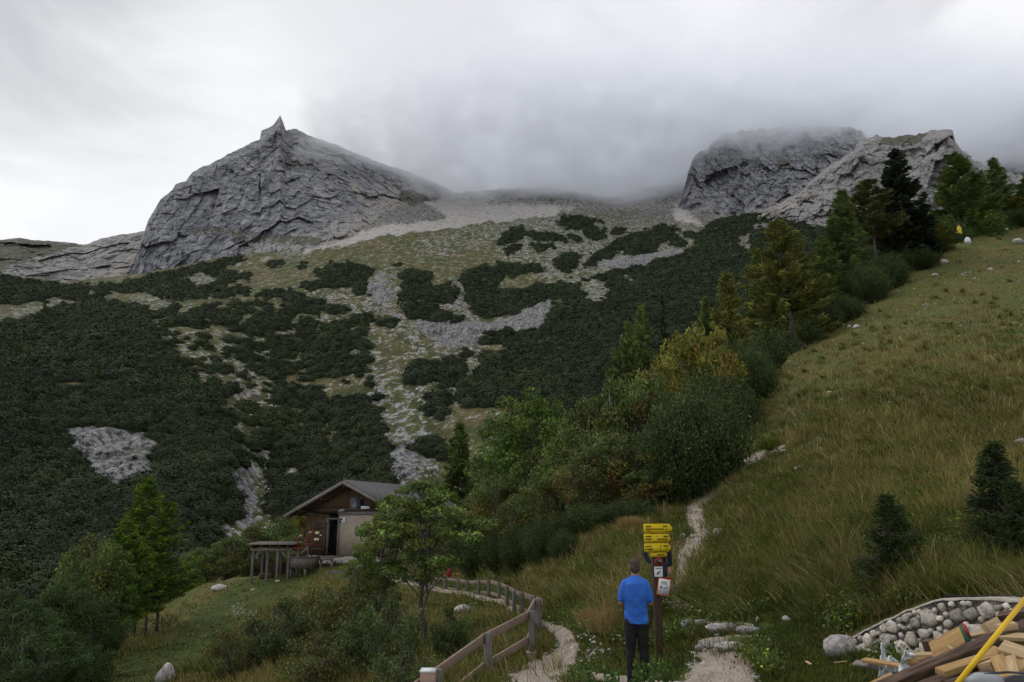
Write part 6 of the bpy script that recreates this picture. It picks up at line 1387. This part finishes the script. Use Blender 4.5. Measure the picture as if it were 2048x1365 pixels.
for s in (-1, 1): S += [('t', [(s*.085, .0, .92), (s*.09, .0, .80), (s*.082, -.012, .50), (s*.078, .005, .28), (s*.075, .01, .055)], [.100, .100, .076, .064, .058])]
solid('trousers', S, .009, 'jeans', dm, 4, lambda co: fbm(np.stack([co[:, 0]*7, co[:, 1]*7, co[:, 2]*15], -1), 3)*.008)
solid('shoe', [('t', [(-.075, .06, .045), (-.08, -.04, .045), (-.09, -.15, .035)], [.045, .050, .040])], .009, 'blackcloth', dm, 3); solid('shoe', [('t', [(.075, .06, .045), (.08, -.04, .045), (.09, -.15, .035)], [.045, .050, .040])], .009, 'blackcloth', dm, 3)
solid('hair', [('e', (-.01, .0, 1.685), (.083, .092, .080)), ('e', (-.01, .035, 1.635), (.078, .065, .080))], .008, 'hair', dm, 3, lambda co: fbm(co*60, 2)*.003)
D2 = 14.7; q = at_z(1322, 1230, D2); z0 = zg(q[0], q[1]); hz = rays(1322, 1050)[1]*D2; sc2 = (hz-z0)/1.765; dm.location = (q[0], D2, z0-.005); dm.scale = (sc2,)*3; print('man scales', sc1, sc2)
# ---- the hiker in yellow on the ridge
P = headprims((0, 0, 1.645), 1)
for s in (-1, 1): P += [('t', [(s*.165, .0, 1.43), (s*.23, .03, 1.20), (s*.23, .06, 1.10)], [.06, .05, .045]), ('t', [(s*.23, .06, 1.1), (s*.2, .16, 1.0)], [.045, .035]), ('t', [(s*.095, .0, .90), (s*.10, s*.06, .50), (s*.10, s*.10, .05)], [.095, .065, .05])]+hand((s*.2, .16, 1.0), (s*.15, .28, .97), -s)
P += [('t', [(0, 0, .92), (0, .0, 1.05), (0, 0, 1.28), (0, .0, 1.44)], [.15, .145, .17, .14], .62)]
hk = solid('person', P, .012, 'skin', None, 2); tag(hk, 'hiker in yellow top and dark trousers on the ridge below the larches', 'person')
S = [('t', [(0, .0, .90), (0, .0, 1.06), (0, 0, 1.28), (0, .0, 1.40), (0, .0, 1.475)], [.19, .18, .20, .19, .08], .72)]
for s in (-1, 1): S += [('t', [(s*.10, .0, 1.425), (s*.175, .0, 1.41), (s*.235, .03, 1.20)], [.07, .076, .066])]
solid('jacket', S, .014, 'yellowtop', hk, 3)
S = [('e', (0, .0, .87), (.165, .115, .10))]
for s in (-1, 1): S += [('t', [(s*.09, .0, .88), (s*.10, s*.06, .50), (s*.105, s*.10, .05)], [.105, .082, .066])]
solid('trousers', S, .014, 'blackcloth', hk, 3); solid('hair', [('e', (0, -.01, 1.675), (.085, .098, .092))], .012, 'hair', hk, 2)
q = at_z(1922, 483, 92); z0 = zg(q[0], q[1]); hz = rays(1922, 448)[1]*92; s_ = (hz-z0)/1.765; print('hiker', s_); hk.location = (q[0], 92, z0); hk.scale = (s_,)*3; hk.rotation_euler = (0, 0, R(35))
q = at_z(1935, 478, 91); b_ = MB(); v, f = rock_mesh(9, ICO3, 5); b_.add(v*np.array([.36, .28, .52]), f.tolist()); o = b_.build('white_sack', M['white'], None, 0, True); o.location = (q[0], q[1], zg(q[0], q[1])+.35); tag(o, 'white sack standing in the grass right of the yellow hiker', 'sack')
# ------------------------------------------------------------------ the low cloud that hides the summits
m = bpy.data.materials.new('cloud_vapour'); m.use_nodes = True; t = m.node_tree; t.nodes.clear()
ou = N(t, 'ShaderNodeOutputMaterial'); pv = N(t, 'ShaderNodeVolumePrincipled', ins={'Color': (.96, .975, 1, 1), 'Anisotropy': 0.0})
geo = N(t, 'ShaderNodeNewGeometry'); sx = N(t, 'ShaderNodeSeparateXYZ'); t.links.new(geo.outputs['Position'], sx.inputs[0])
mpn = N(t, 'ShaderNodeMapping', ins={'Scale': (.0085, .006, .014)}); t.links.new(geo.outputs['Position'], mpn.inputs[0])
nz = N(t, 'ShaderNodeTexNoise', ins={'Scale': 1.0, 'Detail': 5.0, 'Roughness': .66}); t.links.new(mpn.outputs[0], nz.inputs['Vector'])
# base altitude: noise shifts it by some tens of metres
zz = mth(t, 'MULTIPLY_ADD', nz.outputs[0], 230.0, sx.outputs['Z'])
zz = mth(t, 'MULTIPLY_ADD', sx.outputs['Y'], 0.26, zz)
zz = mth(t, 'MULTIPLY_ADD', mth(t, 'ABSOLUTE', mth(t, 'ADD', sx.outputs['X'], 30.0)), 0.19, zz)
d1 = rng_(t, zz, 765.0, 880.0)
d1 = mth(t, 'MULTIPLY', d1, rng_(t, sx.outputs['Z'], 610.0, 515.0))
d1 = mth(t, 'MULTIPLY', d1, rng_(t, mth(t, 'MULTIPLY_ADD', mth(t, 'SUBTRACT', sx.outputs['Z'], 490.0), -1.5, mth(t, 'MULTIPLY_ADD', nz.outputs[0], 130.0, sx.outputs['X'])), -235.0, -70.0))
n2 = N(t, 'ShaderNodeTexNoise', ins={'Scale': 3.2, 'Detail': 4.0, 'Roughness': .6}); t.links.new(mpn.outputs[0], n2.inputs['Vector'])
d1 = mth(t, 'MULTIPLY', d1, rng_(t, n2.outputs[0], .34, .62, .25, 1.5))
t.links.new(mth(t, 'MULTIPLY', d1, 0.024), pv.inputs['Density']); t.links.new(pv.outputs[0], ou.inputs['Volume'])
mb = MB(); mb.box((500, 1150, 525), (1500, 640, 250)); o = mb.build('cloud', m); tag(o, 'low grey cloud bank hiding the mountain summits', 'cloud', kind='stuff')
sc.cycles.volume_step_rate = 2.0; sc.cycles.volume_max_steps = 64
